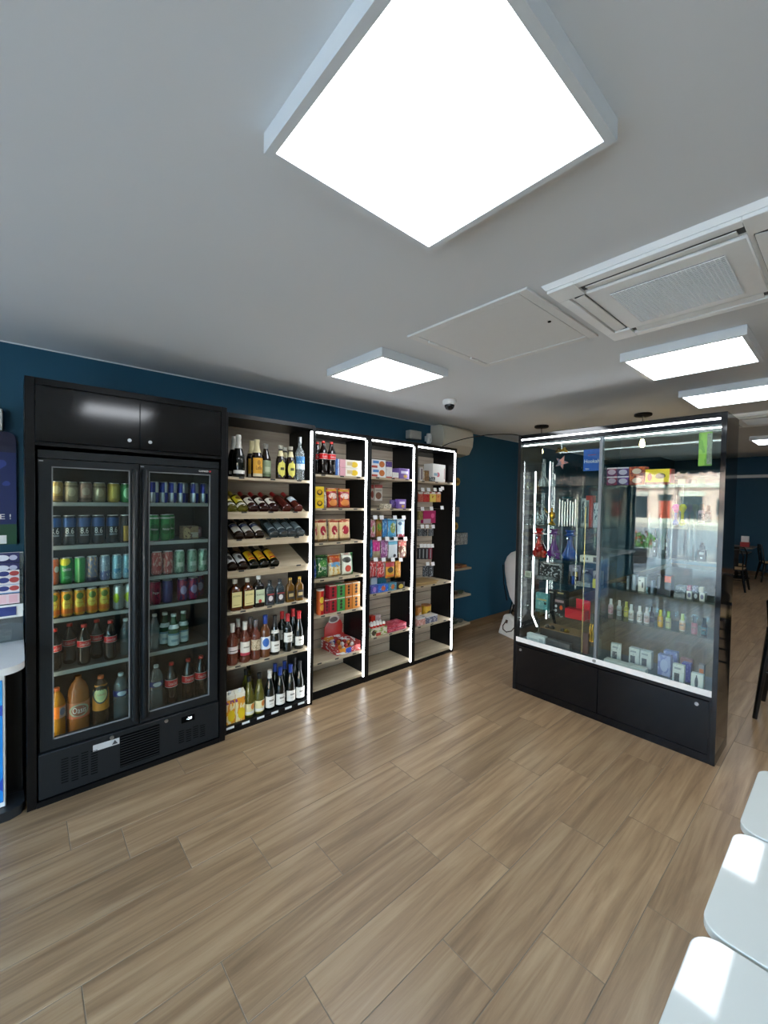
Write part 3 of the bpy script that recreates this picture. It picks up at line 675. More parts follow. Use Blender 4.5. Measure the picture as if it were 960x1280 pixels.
WL = ['top shelf of left cooler door', 'second shelf of left cooler door', 'third shelf of left cooler door', 'fourth shelf of left cooler door', 'fifth shelf of left cooler door', 'bottom of left cooler door']
WRr = [w.replace('left', 'right') for w in WL]
drinks([(70, 'gold', 'gold beer can'), (85.6, 'beige', 'beige beer can'), (104, 'rose', 'dull pink drink can'), (121, 'beige', 'beige beer can'), (142, 'yellow', 'yellow gold drink can'), (157, 'green', 'green drink can')], COOL_Z[0], WL[0])
drinks([(68, 'eightsix', 'tall black and blue beer can'), (86, 'eightsix', 'tall black and blue beer can'), (105, 'eightsix', 'tall black and blue beer can'), (122.5, 'eightsix', 'tall black and blue beer can'), (141, 'eightsix', 'tall black and blue beer can'), (157, 'blackgold', 'tall black can with gold stripe')], COOL_Z[1], WL[1])
drinks([(65, 'orange', 'orange soda can'), (81, 'lemonlime', 'green soda can with yellow top'), (98, 'lime', 'bright green soda can'), (115, 'violet', 'grey violet soda can'), (131, 'paleblue', 'slim pale blue can'), (146, 'cyan', 'slim light blue can'), (159, 'cyan', 'slim cyan can')], COOL_Z[2], WL[2])
drinks([(67, 'icetea', 'yellow orange iced tea can'), (81, 'icetea', 'yellow orange iced tea can'), (98, 'icetea', 'yellow orange iced tea can'), (114, 'icetea', 'yellow orange iced tea can'), (129, 'icetea', 'yellow orange iced tea can'), (148, 'silver', 'silver can with lime print'), (161, 'silver', 'silver can with lime print')], COOL_Z[3], WL[3])
COLA = M('cola_liquid', '110705', .08, var=.02, coat=.3); REDCAP = M('red_cap', 'd22a1e', .4); REDLAB = PR('cola_label', 'd8161c', [('r', 0, 1, .0, .06, 'e8e0dc'), ('r', 0, 1, .94, 1, 'e8e0dc')])
cola = bottle('cola', 'pet', .0325, .235, COLA, REDCAP, .93, REDLAB, (.46, .62), 100, text=('Coca-Cola', .05, .016, .54, TXW), capr=.0145)
colabig = bottle('colabig', 'pet', .038, .285, COLA, REDCAP, .94, REDLAB, (.46, .63), 100, text=('Coca-Cola', .056, .02, .545, TXW), capr=.0150)
WATER = glassmat('clear_water_bottle', 'e8f0f0', .09, .04, 'c9d6d8', .13)
ghost = bottle('ghost', 'pet', .032, .225, WATER, M('white_cap', 'e4e6e4', .4), .93, capr=.0145)
row([(68, cola, 'cola_bottle', 'small cola bottle with red label', 'bottle'), (87, cola, 'cola_bottle', 'small cola bottle with red label', 'bottle', .072), (105, cola, 'cola_bottle', 'small cola bottle with red label', 'bottle'), (121, cola, 'cola_bottle', 'small cola bottle with red label', 'bottle', .072), (138, cola, 'cola_bottle', 'small cola bottle with red label', 'bottle'), (157, ghost, 'water_bottle', 'small clear bottle', 'bottle', .03)], COOL_Z[4], 2.952, WL[4], 'bottles in the cooler', CLL)
fizzy = bottle('fizzy', 'petbig', .040, .285, glassmat('orange_soda', 'e0a040', .05, .05, 'c98a1e', .75), M('orange_cap', 'd8672a', .4), .945, PR('orange_label', 'f0801c', [('r', .62, 1, .0, .9, 'c9b0a4'), ('e', .8, .5, .16, .3, '7a8aa8')]), (.42, .66), 95, capr=.0145)
peach = bottle('peach', 'round', .054, .325, glassmat('peach_drink', 'd08a50', .05, .05, 'b06a32', .8), None, 1, PR('peach_label', 'c4764e', [('e', .5, .5, .42, .42, 'a9b09a'), ('e', .5, .5, .34, .33, '9a5a46'), ('r', 0, 1, 0, .13, 'd8684a')]), (.28, .56), 85, text=('Oasis', .068, .036, .43, TXW))
tea = bottle('tea', 'round', .042, .30, glassmat('tea_drink', '8a5a30', .05, .05, '3a2818', .75), M('orange_cap', 'd8672a', .4), .945, PR('tea_label', 'dd8a28', [('n', 4, .6, 'e8a83c'), ('e', .45, .63, .44, .35, '27404a'), ('e', .45, .63, .37, .29, 'e8e2a0'), ('e', .45, .63, .28, .2, 'c9d8a0')]), (.34, .84), 85, text=('Lipton', .04, .013, .655, TXR), capr=.0165)
water = bottle('water', 'ribbed', .040, .29, WATER, M('white_cap', 'e4e6e4', .4), .945, PR('water_label', '28327a', [('e', .5, .5, .3, .4, 'dfe6f0')]), (.54, .66), 95, capr=.0150)
row([(71, fizzy, 'soda_bottle', 'orange soda bottle with orange label', 'bottle'), (98, peach, 'soda_bottle', 'wide peach coloured soft drink bottle', 'bottle'), (126, tea, 'iced_tea_bottle', 'iced tea bottle with round emblem', 'bottle'), (151, water, 'water_bottle', 'large water bottle with dark blue label', 'bottle')], .2955, 2.95, WL[5], 'bottles in the cooler', CLL)
drinks([(x, 'energy', 'slim blue silver energy can') for x in (193, 202, 213.5, 223, 233, 243, 255)], COOL_Z[0], WRr[0])
sand = carton('sandwich', .10, .085, .09, PR('sandwich_box', 'b08d6a', [('e', .25, .4, .22, .5, 'd6b98a'), ('r', .5, 1, .1, .5, 'c9c0b0'), ('n', 6, .62, '6a3a34')]))  # brown and pink boxes stand in for a reflection in the door glass
jam = carton('pinkbox', .085, .07, .09, PR('pink_box', '7c4a58', [('r', .1, .9, .4, .8, 'b08a98')]))
row([(192, CA['lager'], 'drink_can', 'tall green lager can', 'can'), (203, CA['lager'], 'drink_can', 'tall green lager can', 'can'), (215, CA['lager'], 'drink_can', 'tall green lager can', 'can'), (236, sand, 'snack_box', 'brown snack box', 'box', .06), (254, jam, 'snack_box', 'dull pink snack box', 'box', .06)], COOL_Z[1], 2.952, WRr[1], 'cans in the cooler', CLR_)
drinks([(196, 'pinkcan', 'pink and red soda can'), (208, 'pinkcan', 'pink and red soda can'), (224, 'palegreen', 'pale green soda can'), (240, 'palegreen', 'pale green soda can'), (254, 'palegreen', 'pale green soda can')], COOL_Z[2], WRr[2])
drinks([(194, 'cherry', 'dark red soda can'), (209, 'navy', 'navy blue soda can'), (228, 'berry', 'red and purple soda can'), (241, 'berry', 'red and purple soda can'), (254, 'berry', 'red and purple soda can')], COOL_Z[3], WRr[3])
GRG = glassmat('green_glass', '5a9a70', .06, .03, '2d6a45', .55); SPK = PR('mineral_label', 'c5d5d8', [('r', 0, 1, .85, 1, '5f8aa0'), ('r', .2, .8, .3, .5, '8aa5b0')])
spk = bottle('spk', 'beer', .034, .215, GRG, M('white_cap', 'e4e6e4', .4), .92, SPK, (.05, .42), 100, neck=(.56, .68, PAPER), capr=.0165)
row([(193, ghost, 'water_bottle', 'small clear bottle', 'bottle', .03), (206, spk, 'mineral_water_bottle', 'green glass mineral water bottle', 'bottle', .075), (217, spk, 'mineral_water_bottle', 'green glass mineral water bottle', 'bottle'), (229, spk, 'mineral_water_bottle', 'green glass mineral water bottle', 'bottle', .04)], COOL_Z[4], 2.955, WRr[4], 'bottles in the cooler', CLR_)
row([(195, water, 'water_bottle', 'large ribbed water bottle', 'bottle'), (214, colabig, 'cola_bottle', 'large cola bottle with red label', 'bottle'), (235, colabig, 'cola_bottle', 'large cola bottle with red label', 'bottle'), (252, colabig, 'cola_bottle', 'large cola bottle with red label', 'bottle')], .2955, 2.95, WRr[5], 'bottles in the cooler', CLR_)
# ================================================================ WINE AND SPIRITS (first shelf unit)
GB = M('black_green_glass', '0b0f0b', .07, var=.02, coat=.3); GBR = M('brown_bottle_glass', '1c0f08', .07, var=.02, coat=.3); GRED = M('red_wine_glass', '2a0a0c', .08, var=.02, coat=.3)
ROSE = glassmat('rose_wine', 'cf9c86', .06, .02, '9a5540', .36); GOLDW = glassmat('white_wine', 'b9a860', .06, .02, '7f7a2a', .45); CLR = glassmat('clear_bottle', 'e6eeee', .07, .02, 'b8c2c4', .25); WHISKY = M('whisky_amber', '4a230b', .1, coat=.3); CLEARSP = glassmat('clear_spirit', 'a8b4b8', .07, .02, '4a565c', .5); GOLDSP = glassmat('gold_spirit', 'b88a3a', .07, .02, '7a5414', .6)
FW_, FBK, FBL, FRD, FCR = M('white_foil', 'dcd8ce', .4), M('black_foil', '141414', .35), M('blue_foil', '1e3a86', .35), M('red_foil', 'b01e22', .35), M('cream_foil', 'd6ca9c', .45)
LW = PR('white_wine_label', 'e6e2d8', [('r', .25, .75, .55, .7, '8a8478'), ('r', .3, .7, .3, .34, 'a9a396')], .6)
champ = bottle('champ', 'champagne', .044, .305, GB, FW_, .68, PR('champ_label', 'e8e6e0', [], .6), (.08, .16), 70)
champc = bottle('champc', 'champagne', .042, .29, CLR, M('grey_foil', '9a9a96', .4), .74)
abbey = bottle('abbey', 'beer', .041, .285, GBR, FCR, .66, PR('abbey_label', 'd9a12a', [('r', 0, 1, .0, .16, 'c9bfa0'), ('e', .5, .75, .18, .14, 'a5741c')], .55), (.04, .52), 62, text=('Leffe', .045, .03, .27, M('maroon_ink', '4a1812', .5)))
greenlab = bottle('greenlab', 'beer', .039, .265, GBR, M('grey_cap', '8f8e88', .45), .86, PR('green_beer_label', '8a9a7a', [('r', .2, .8, .3, .6, 'b5bfa0'), ('r', 0, 1, 0, .2, '5f7050')], .55), (.06, .52), 62)
swing = bottle('swing', 'beer', .036, .26, GBR, M('swing_cap', 'bdb8a8', .45), .90, PR('oval_beer_label', 'd4cc5c', [('r', .25, .75, .42, .58, '4a4a20')], .55), (.06, .56), 58, oval=True, neck=(.68, .85, FCR))
tallclear = bottle('tallclear', 'tallspirit', .038, .345, CLR, STEEL, .86, PR('sea_label', '3a7ab0', [('r', 0, 1, 0, .42, 'dce6ec'), ('n', 5, .6, 'a8c8dc')], .5), (.25, .55), 75)
AA = 'top wine shelf'
G1 = 'bottles in the wine unit'
row([(292.5, champ, 'sparkling_wine_bottle', 'sparkling wine bottle with white foil', 'bottle', .10), (298, champ, 'sparkling_wine_bottle', 'sparkling wine bottle with white foil', 'bottle'), (308.5, abbey, 'beer_bottle', 'large brown beer bottle with orange label', 'bottle'), (315, abbey, 'beer_bottle', 'large brown beer bottle with orange label', 'bottle', .09), (321, abbey, 'beer_bottle', 'large brown beer bottle with orange label', 'bottle'), (330, greenlab, 'beer_bottle', 'brown beer bottle with dull green label', 'bottle', .03), (350.5, swing, 'beer_bottle', 'swing-top beer bottle with yellow oval label', 'bottle'), (356, swing, 'beer_bottle', 'swing-top beer bottle with yellow oval label', 'bottle', .08), (363, swing, 'beer_bottle', 'swing-top beer bottle with yellow oval label', 'bottle'), (374.7, tallclear, 'spirit_bottle', 'tall clear bottle with blue label', 'bottle')], 1.835, 2.93, AA, G1, WUL)
# lying bottles: base at the lip, neck up the slanted shelf
SLOPE = math.atan2(.162, (YL-.05-.013)-(2.905+.02))
def lying(items, z, where, grp):
    n = len(items)
    for i, (px, p, nm, ds) in enumerate(items):
        r = p['r']; y0 = 2.905+.024; zz = z+.0045
        # base centre sits r above the sloped board
        cy, cz = y0+.012, zz+(.012)*math.tan(SLOPE)+r/math.cos(SLOPE)+.002
        u = min(max(u_at(px, cy, cz), WUL[0]+r+.002), WUL[1]-r-.002)
        pos = 'leftmost' if i == 0 else 'rightmost' if i == n-1 else ORD[i]+' from left'
        place(p, nm, (u, cy, cz), '%s, %s, lying on %s' % (ds, pos, where), 'bottle', grp, rot=(-(PI/2-SLOPE), 0, 0))
def lay(key, kind, r, h, glass, cap, capz, label, lab, **k): return bottle(key, kind, r, h, glass, cap, capz, label, lab, ang=60, **k)
yl = lay('yl', 'bordeaux', .037, .29, GOLDW, M('yellow_foil', 'b5a032', .4), .76, PR('yellow_wine_label', 'dccb34', [('e', .5, .6, .28, .25, '8a5a2a'), ('r', .2, .8, .05, .2, 'e8e6d0')], .5), (.22, .56), neck=(.05, .15, LW))
rl = lay('rl', 'bordeaux', .037, .29, GRED, FRD, .76, PR('horse_label', 'e2ddd2', [('e', .55, .5, .26, .3, '3a2a28')], .55), (.16, .46))
pl_ = lay('pl', 'bordeaux', .038, .30, M('dull_red_glass', '471712', .14, coat=.2), FRD, .78, None, (0, 1))
rb = lay('rb', 'bordeaux', .038, .30, M('dull_red_glass', '471712', .14, coat=.2), FRD, .78, PR('pale_blue_label', 'b9cbd8', [('e', .5, .5, .25, .25, 'e8eef0')], .5), (.3, .55))
gl_ = lay('gl', 'bordeaux', .037, .29, GBR, FBK, .76, PR('navy_band_label', 'c9c5bb', [('r', 0, 1, .60, .92, '22305c'), ('r', .2, .8, .68, .8, '8a94b5')], .55), (.08, .50))
cl = lay('cl', 'tallspirit', .037, .30, CLEARSP, M('grey_cap2', '5a6064', .4), .82, PR('clear_blue_label', '64757e', [('n', 6, .55, '465860'), ('r', 0, 1, 0, .16, 'a8b5bb')], .4), (.15, .5))
wh = lay('wh', 'bordeaux', .037, .29, GBR, FBK, .76, PR('white_oval_label', 'c8c9c8', [('e', .5, .45, .22, .25, '4a4a4a'), ('r', 0, 1, .85, 1, '8a8a8a')], .55), (.1, .52))
jb = lay('jb', 'bordeaux', .037, .29, GB, FBK, .8, PR('yellow_spirit_label', 'ddb524', [('r', .1, .9, .08, .2, 'b5202a')], .5), (.14, .56), text=('J&B', .044, .044, .36, TXR))
lying([(290, yl, 'white_wine_bottle', 'white wine bottle with yellow label'), (304, yl, 'white_wine_bottle', 'white wine bottle with yellow label'), (317, rl, 'red_wine_bottle', 'red wine bottle with white picture label'), (330.5, rl, 'red_wine_bottle', 'red wine bottle with white picture label'), (343.5, rl, 'red_wine_bottle', 'red wine bottle with white picture label'), (359, pl_, 'red_wine_bottle', 'plain dull red bottle'), (373.5, rb, 'red_wine_bottle', 'dull red bottle with pale blue label')], 1.55, 'upper slanted shelf', 'bottles lying on the slanted shelves')
lying([(299, gl_, 'spirit_bottle', 'dark bottle with navy banded label'), (312, gl_, 'spirit_bottle', 'dark bottle with navy banded label'), (325, gl_, 'spirit_bottle', 'dark bottle with navy banded label'), (343, cl, 'spirit_bottle', 'clear bottle with grey blue label'), (354.5, cl, 'spirit_bottle', 'clear bottle with grey blue label'), (365.5, cl, 'spirit_bottle', 'clear bottle with grey blue label'), (376, cl, 'spirit_bottle', 'clear bottle with grey blue label')], 1.352, 'middle slanted shelf', 'bottles lying on the slanted shelves')
lying([(291, wh, 'spirit_bottle', 'dark bottle with white label'), (304, wh, 'spirit_bottle', 'dark bottle with white label'), (318, jb, 'whisky_bottle', 'whisky bottle with yellow and red label'), (331, jb, 'whisky_bottle', 'whisky bottle with yellow and red label'), (344, jb, 'whisky_bottle', 'whisky bottle with yellow and red label')], 1.128, 'lowest slanted shelf', 'bottles lying on the slanted shelves')
BONE = M('bone_cap', 'cfc8b8', .4)
jd = squarebottle('jd', .080, .076, .225, WHISKY, BONE, PR('cream_whisky_label', 'd8c98c', [('r', .15, .85, .12, .15, '8a6a30')], .5), ("JACK DANIEL'S", .058, .016, .47, TXK))
bal = squarebottle('bal', .078, .062, .24, M('dark_whisky', '120c07', .1, coat=.3), WHITE, PR('pale_green_label', 'c2ccaa', [('e', .5, .12, .18, .14, 'b5382c')], .5), ('Ballantines', .056, .013, .4, TXK), lab=(.14, .55))
fl1 = squarebottle('fl1', .066, .040, .19, CLEARSP, FBK, PR('black_red_label', '2a2428', [('e', .5, .5, .3, .3, 'd8d4d4'), ('r', 0, 1, .88, 1, 'a83a3a')], .5), lab=(.1, .46), capr=.014)
fl2 = squarebottle('fl2', .066, .040, .19, GOLDSP, M('gold_cap', 'b5913c', .3, metal=.7), PR('black_gold_label', '241f1a', [('r', .15, .85, .3, .7, 'b5a070')], .5), lab=(.12, .46), capr=.014)
row([(293.5, jd, 'whisky_bottle', 'square whisky bottle with cream label', 'bottle'), (309, jd, 'whisky_bottle', 'square whisky bottle with cream label', 'bottle'), (323, bal, 'whisky_bottle', 'dark whisky bottle with pale green label', 'bottle'), (337, fl1, 'spirit_flask', 'small clear flask with black label', 'bottle'), (349.6, fl1, 'spirit_flask', 'small clear flask with black label', 'bottle'), (362.5, fl2, 'spirit_flask', 'small golden flask with black label', 'bottle'), (374, fl2, 'spirit_flask', 'small golden flask with black label', 'bottle')], .87, 2.93, 'the spirits shelf', G1, WUL)
ro1 = bottle('ro1', 'bordeaux', .0375, .295, ROSE, FW_, .80, PR('rose_label', 'e6d8d4', [('r', .1, .9, .3, .42, '4a3a3a')], .5), (.30, .46))
ro2 = bottle('ro2', 'bordeaux', .0375, .295, ROSE, FW_, .80, PR('rose_label2', 'e2ddd0', [('r', 0, 1, 0, .2, 'b53a4a'), ('r', .2, .8, .55, .65, '9a9484')], .5), (.18, .52))
ro3 = bottle('ro3', 'bordeaux', .0375, .295, ROSE, CLR, .82, PR('rose_label3', 'c9b89a', [('n', 8, .55, '8f7a5a')], .5), (.25, .52))
bro = bottle('bro', 'bordeaux', .039, .315, glassmat('amber_wine', 'a87a50', .06, .02, '7a4a2a', .7), FBL, .80, PR('blue_picture_label', 'dfe6ee', [('e', .4, .55, .3, .35, '3a6ab5')], .5), (.2, .5))
re1 = bottle('re1', 'burgundy', .0385, .30, GB, FBK, .72, LW, (.08, .36), neck=(.56, .64, LW))
re2 = bottle('re2', 'bordeaux', .0375, .295, GB, FRD, .80, LW, (.26, .52))
re3 = bottle('re3', 'burgundy', .0385, .30, GB, FRD, .80, LW, (.10, .34))
row([(290.5, ro1, 'rose_wine_bottle', 'rose wine bottle with pale label', 'bottle'), (297.5, ro2, 'rose_wine_bottle', 'rose wine bottle', 'bottle', .10), (306, ro2, 'rose_wine_bottle', 'rose wine bottle with white and red label', 'bottle'), (313, ro3, 'rose_wine_bottle', 'rose wine bottle', 'bottle', .09), (319.3, ro3, 'rose_wine_bottle', 'rose wine bottle with tan label', 'bottle'), (331, bro, 'amber_wine_bottle', 'amber bottle with blue foil', 'bottle'), (343.4, re1, 'red_wine_bottle', 'red wine bottle with black foil', 'bottle'), (352.5, re2, 'red_wine_bottle', 'red wine bottle with red foil', 'bottle', .09), (359.4, re2, 'red_wine_bottle', 'red wine bottle with red foil', 'bottle'), (366, re3, 'red_wine_bottle', 'red wine bottle', 'bottle', .09), (373.5, re3, 'red_wine_bottle', 'red wine bottle with low white label', 'bottle')], .475, 2.93, 'standing wine shelf', G1, WUL)
jc = carton('juice', .072, .205, .072, PR('juice_carton', 'e8d9a8', [('r', 0, 1, .72, .84, '8a3a7a'), ('n', 3.2, .5, 'e39a2c'), ('e', .62, .28, .36, .2, 'e8c41e'), ('r', 0, 1, .86, 1, 'e8e2d0')], .35), name='carton_body')
if len(jc['parts']) == 1:
    jc['parts'].append(('gable', MB().prism([(-.036, .205), (.036, .205), (0, .228)], lambda y, z: (-.036, y, z), lambda y, z: (.036, y, z)).mesh('gable', M('carton_white', 'e6e0cc', .4)), []))
    jc['parts'].append(('screw_cap', MB().cyl((.0, -.02, .214), (.0, -.026, .235), .011, 12).mesh('screw_cap', WHITE), []))
ww = bottle('ww', 'burgundy', .0385, .30, GOLDW, FBK, .86, PR('white_wine_orange_label', 'e2d8a8', [('e', .72, .7, .2, .26, 'd07a2c'), ('r', 0, 1, .1, .3, 'e8e6e0')], .5), (.06, .34))
rw = bottle('rw', 'burgundy', .0385, .30, GB, FW_, .80, LW, (.07, .36)); rbl = bottle('rbl', 'burgundy', .0385, .30, GB, FBL, .80, LW, (.06, .34)); rbk = bottle('rbk', 'burgundy', .0385, .31, GB, FBK, .82, LW, (.06, .34))
row([(285, jc, 'juice_carton', 'orange and yellow juice carton', 'carton'), (298, jc, 'juice_carton', 'orange and yellow juice carton', 'carton'), (307.5, ww, 'white_wine_bottle', 'white wine bottle', 'bottle', .13), (311, ww, 'white_wine_bottle', 'white wine bottle with cream label', 'bottle'), (318.5, ww, 'white_wine_bottle', 'white wine bottle', 'bottle', .09), (324, ww, 'white_wine_bottle', 'white wine bottle with cream label', 'bottle'), (337, rw, 'red_wine_bottle', 'red wine bottle with white foil', 'bottle'), (343.6, rbl, 'red_wine_bottle', 'red wine bottle with blue foil', 'bottle', .09), (350, rbl, 'red_wine_bottle', 'red wine bottle with blue foil', 'bottle'), (355.5, rbl, 'red_wine_bottle', 'red wine bottle with blue foil', 'bottle', .09), (363, rbl, 'red_wine_bottle', 'red wine bottle with blue foil', 'bottle'), (368, rbk, 'red_wine_bottle', 'red wine bottle with black foil', 'bottle', .09), (374.5, rbk, 'red_wine_bottle', 'red wine bottle with black foil', 'bottle')], .052, 2.935, 'wine unit bottom', G1, WUL)
for i in range(6):
    px = 286+i*17; u = 1.13+i*.115
    B(u-.028, u+.028, 2.9055, 2.9085, .034, .049).build('price_card', PAPER, U1)
# ================================================================ SNACK UNITS
def pbox(px0, px1, z, h, v, d, mat, name, label, cat, group, text=None, rotz=0, key=None):
    """box whose front spans two pixel columns at depth v"""
    a, b = u_at(px0, v, z+h/2), u_at(px1, v, z+h/2); w = b-a
    p = carton(key or ('pb_%s_%.3f_%.3f' % (mat.name, w, h)), w, h, d, mat, text)
    return place(p, name, ((a+b)/2, v+d/2, z+.0005), label, cat, group, (0, 0, rotz) if rotz else None)
JIT = [0]
def pbag(px0, px1, z, h, v, d, mat, name, label, group, text=None, lean=0, cat='bag'):
    a, b = u_at(px0, v, z+h/2), u_at(px1, v, z+h/2); w = b-a
    p = bag('bg_%s_%.3f_%.3f_%s' % (mat.name, w, h, text[0] if text else ''), w, h, d, mat, text)
    JIT[0] += 1; return place(p, name, ((a+b)/2, v+d/2+.004, z+.0065), label, cat, group, (-.09, .03*math.sin(JIT[0]*2.3), .06*math.sin(JIT[0]*1.7)))
G2 = 'snacks in the second shelf unit'; G3 = 'sweets in the third shelf unit'; G4 = 'small goods in the last shelf unit'
row([(396.5, colabig, 'cola_bottle', 'large dark cola bottle', 'bottle', .09), (404, colabig, 'cola_bottle', 'large cola bottle with red label', 'bottle'), (414.2, colabig, 'cola_bottle', 'large cola bottle with red label', 'bottle')], 1.895, 2.975, 'top of the crisps unit', G2)
bis = PR('biscuit_box', 'e6e0d0', [('r', 0, .25, 0, 1, 'd6a0a8'), ('e', .66, .45, .16, .36, 'e2bd2e'), ('r', .32, .56, .3, .75, 'c9b58a')], .35); bisb = PR('blue_biscuit_box', '3f6fb5', [('r', .6, 1, 0, 1, 'c9d4e6'), ('n', 6, .6, '27498c')], .35)
for k, z in enumerate((1.895, 1.968)):
    pbox(425, 452, z, .0715, 2.985, .15, bis, 'biscuit_box', 'white biscuit box with yellow circle, %s of two stacked' % ('lower', 'upper')[k], 'box', G2)
    pbox(419.6, 424.2, z, .0715, 2.990, .15, bisb, 'biscuit_box', 'narrow blue biscuit box beside the cola, %s of two' % ('lower', 'upper')[k], 'box', G2)
yb = PR('yellow_snack_print', 'e0bc1c', [('e', .5, .45, .32, .26, '3a2c1c'), ('e', .5, .5, .2, .16, 'd8a01c'), ('r', 0, 1, .82, 1, 'e8c83a')], .35)
for k, z in enumerate((1.61, 1.702)): pbox(394.3, 405, z, .0905, 2.985, .07, yb, 'snack_box', 'yellow snack box at far left of second crisps shelf, %s' % ('lower', 'upper')[k], 'box', G2)
pbag(405.6, 410.2, 1.61, .125, 2.995, .05, PR('silver_snack', 'a9a49c', [('n', 5, .5, 'd8d4cc'), ('n', 7, .6, '7a5a4a')], .3), 'snack_bag', 'small silver snack bag between yellow boxes and red bags', G2)
rc = PR('red_crisps', '9c1f22', [('r', 0, 1, .88, 1, 'c9a52c'), ('e', .5, .62, .38, .16, 'e0c8b8'), ('n', 5, .6, 'd06a2c'), ('e', .5, .25, .36, .18, 'd88a4a')], .28)
pbag(411.5, 425, 1.61, .160, 2.990, .06, rc, 'crisps_bag', 'red crisps bag with yellow top, left of two', G2, ('Curly', .055, .03, .62, TXW)); pbag(425.8, 440, 1.61, .160, 2.990, .06, rc, 'crisps_bag', 'red crisps bag with yellow top, right of two', G2, ('Curly', .055, .03, .62, TXW))
bc = PR('beige_crisps', 'd8bf8c', [('r', 0, 1, .90, 1, 'b5402c'), ('e', .5, .52, .28, .22, 'a8283a'), ('n', 6, .62, 'e6d8b4'), ('r', 0, 1, 0, .12, '8a6a44')], .3)
for i, (a, b) in enumerate(((394, 398.5), (399, 412), (413, 425.5), (426.3, 440.5))): pbag(a, b, 1.316, .182, 2.992, .055, bc, 'crisps_bag', 'beige crisps bag with red emblem, %s on the third crisps shelf' % ('leftmost', 'second from left', 'third from left', 'rightmost')[i], G2)
pbag(393.8, 396.8, 1.006, .17, 2.992, .05, PR('blue_crisps', '1f4fa0', [('n', 5, .6, 'd8dce8')], .3), 'crisps_bag', 'sliver of a blue crisps bag on the fourth crisps shelf', G2)
pbag(397.3, 412.5, 1.006, .185, 2.990, .055, PR('green_crisps', '1f5a2c', [('e', .5, .65, .32, .16, '4a8a3c'), ('n', 5, .6, 'c8cfa0'), ('r', 0, 1, .9, 1, '143a1c')], .28), 'crisps_bag', 'dark green crisps bag on the fourth crisps shelf', G2, ('Vico', .05, .028, .45, TXW))
pbag(413.2, 429, 1.006, .185, 2.990, .055, PR('orange_crisps', 'd9cfa8', [('r', 0, 1, .66, 1, 'a8441c'), ('e', .5, .55, .42, .12, '6aa0c8'), ('n', 6, .58, 'c9a04a')], .28), 'crisps_bag', 'orange and cream popcorn bag on the fourth crisps shelf', G2)
pbag(429.8, 444, 1.006, .185, 2.990, .055, PR('white_green_crisps', 'd6d8c8', [('r', .78, 1, 0, 1, '2f7a3c'), ('e', .4, .72, .34, .14, '3a3a34'), ('e', .45, .3, .25, .16, 'b54a3a')], .28), 'crisps_bag', 'white and green crisps bag on the fourth crisps shelf', G2)
# tubes and square tubs
def tubeproto(key, r, h, mat, lid):
    if key in PC: return PC[key]
    PC[key] = dict(parts=[('tube', MB().lathe([(0, 0), (r, 0), (r, h*.94), (0, h*.94)], 20).mesh('tube', mat), []), ('lid', MB().lathe([(0, h*.94), (r*1.03, h*.94), (r*1.03, h), (0, h)], 20).mesh('lid', lid), [])], r=r*1.03, h=h, d=r*1.03); return PC[key]
tb = tubeproto('redtube', .033, .215, PR('red_crisp_tube', 'b8161c', [('r', 0, .35, 0, 1, 'd8622c'), ('e', .5, .62, .3, .14, 'e8c83a'), ('e', .55, .3, .3, .14, 'e0a03c')], .35), M('clear_lid', 'c9c4bc', .3))
place(tb, 'crisps_tube', (u_at(400, 3.02, .8), 3.02, .7005), 'tall red crisps tube left of the square snack tubs', 'tube', G2)
def tub(col, ring): return PR('tub_'+col, col, [('e', .5, .74, .16, .11, ring), ('e', .5, .5, .16, .11, ring), ('e', .5, .26, .16, .11, ring), ('r', 0, 1, .93, 1, 'c9bfae')], .4)
for i, (a, b, c, n, cn) in enumerate(((406, 411.5, '8c2230', 1, 'dark red'), (412, 421, '9c1f2c', 2, 'red'), (421.8, 431.3, '3f8a45', 2, 'green'), (432, 440, 'b86a24', 2, 'orange'), (440.7, 450, 'c07a2c', 2, 'light orange'))):
    for k in range(n): pbox(a, b, .70+k*.1195, .119, 2.990, .068, tub(c, '2f2018'), 'snack_tub', '%s square snack tub on the tube shelf, %s' % (cn, ('lower of two' if k == 0 else 'upper of two') if n == 2 else 'low and single beside the tall tubes'), 'tub', G2)
# chocolate egg display with round red header
a, b = u_at(421.5, 3.0, .35), u_at(450.5, 3.0, .35)
t = thing('chocolate_display', 'red and white chocolate display box with tall rounded header on a lower shelf', 'display', ((a+b)/2, 3.1, .3005), G2)
tr = PR('egg_tray', 'a83230', [('e', .3, .6, .22, .5, 'd08a2c'), ('r', .36, .6, 0, .5, '2f4fa8'), ('n', 5, .58, 'd8d4d0')], .4)
m = MB().box(a, b, 3.0, 3.003, .3005, .355).box(a, b, 3.257, 3.26, .3005, .40).box(a, a+.003, 3.003, 3.257, .3005, .385).box(b-.003, b, 3.003, 3.257, .3005, .385).box(a+.003, b-.003, 3.003, 3.257, .3005, .305)
m.build('tray', tr, t)
MB().prism([(a+.02, .40), (b-.04, .40), (b-.035, .49), (b-.05, .525), (b-.07, .545), (b-.085, .59), (a+.085, .59), (a+.07, .545), (a+.045, .525), (a+.02, .49)], lambda x, z: (x, 3.238, z), lambda x, z: (x, 3.243, z)).build('header_card', PR('red_header', 'a8201c', [('e', .5, .82, .34, .2, 'b5aaa4'), ('e', .5, .8, .22, .13, '4a3a3a')], .35), t)
rnd = random.Random(3)
for k in range(16):
    x = a+.025+(k % 4)*(b-a-.05)/3; y = 3.035+(k//4)*.06
    o = MB().lathe([(0, 0), (.012, .004), (.02, .018), (.018, .034), (.010, .044), (0, .047)], 10, (x, y, .306)).build('wrapped_egg', [M('egg_foil_red', 'b5322c', .3), M('egg_foil_white', 'd8d4cc', .3), M('egg_foil_orange', 'c9782c', .3)][k % 3], t)
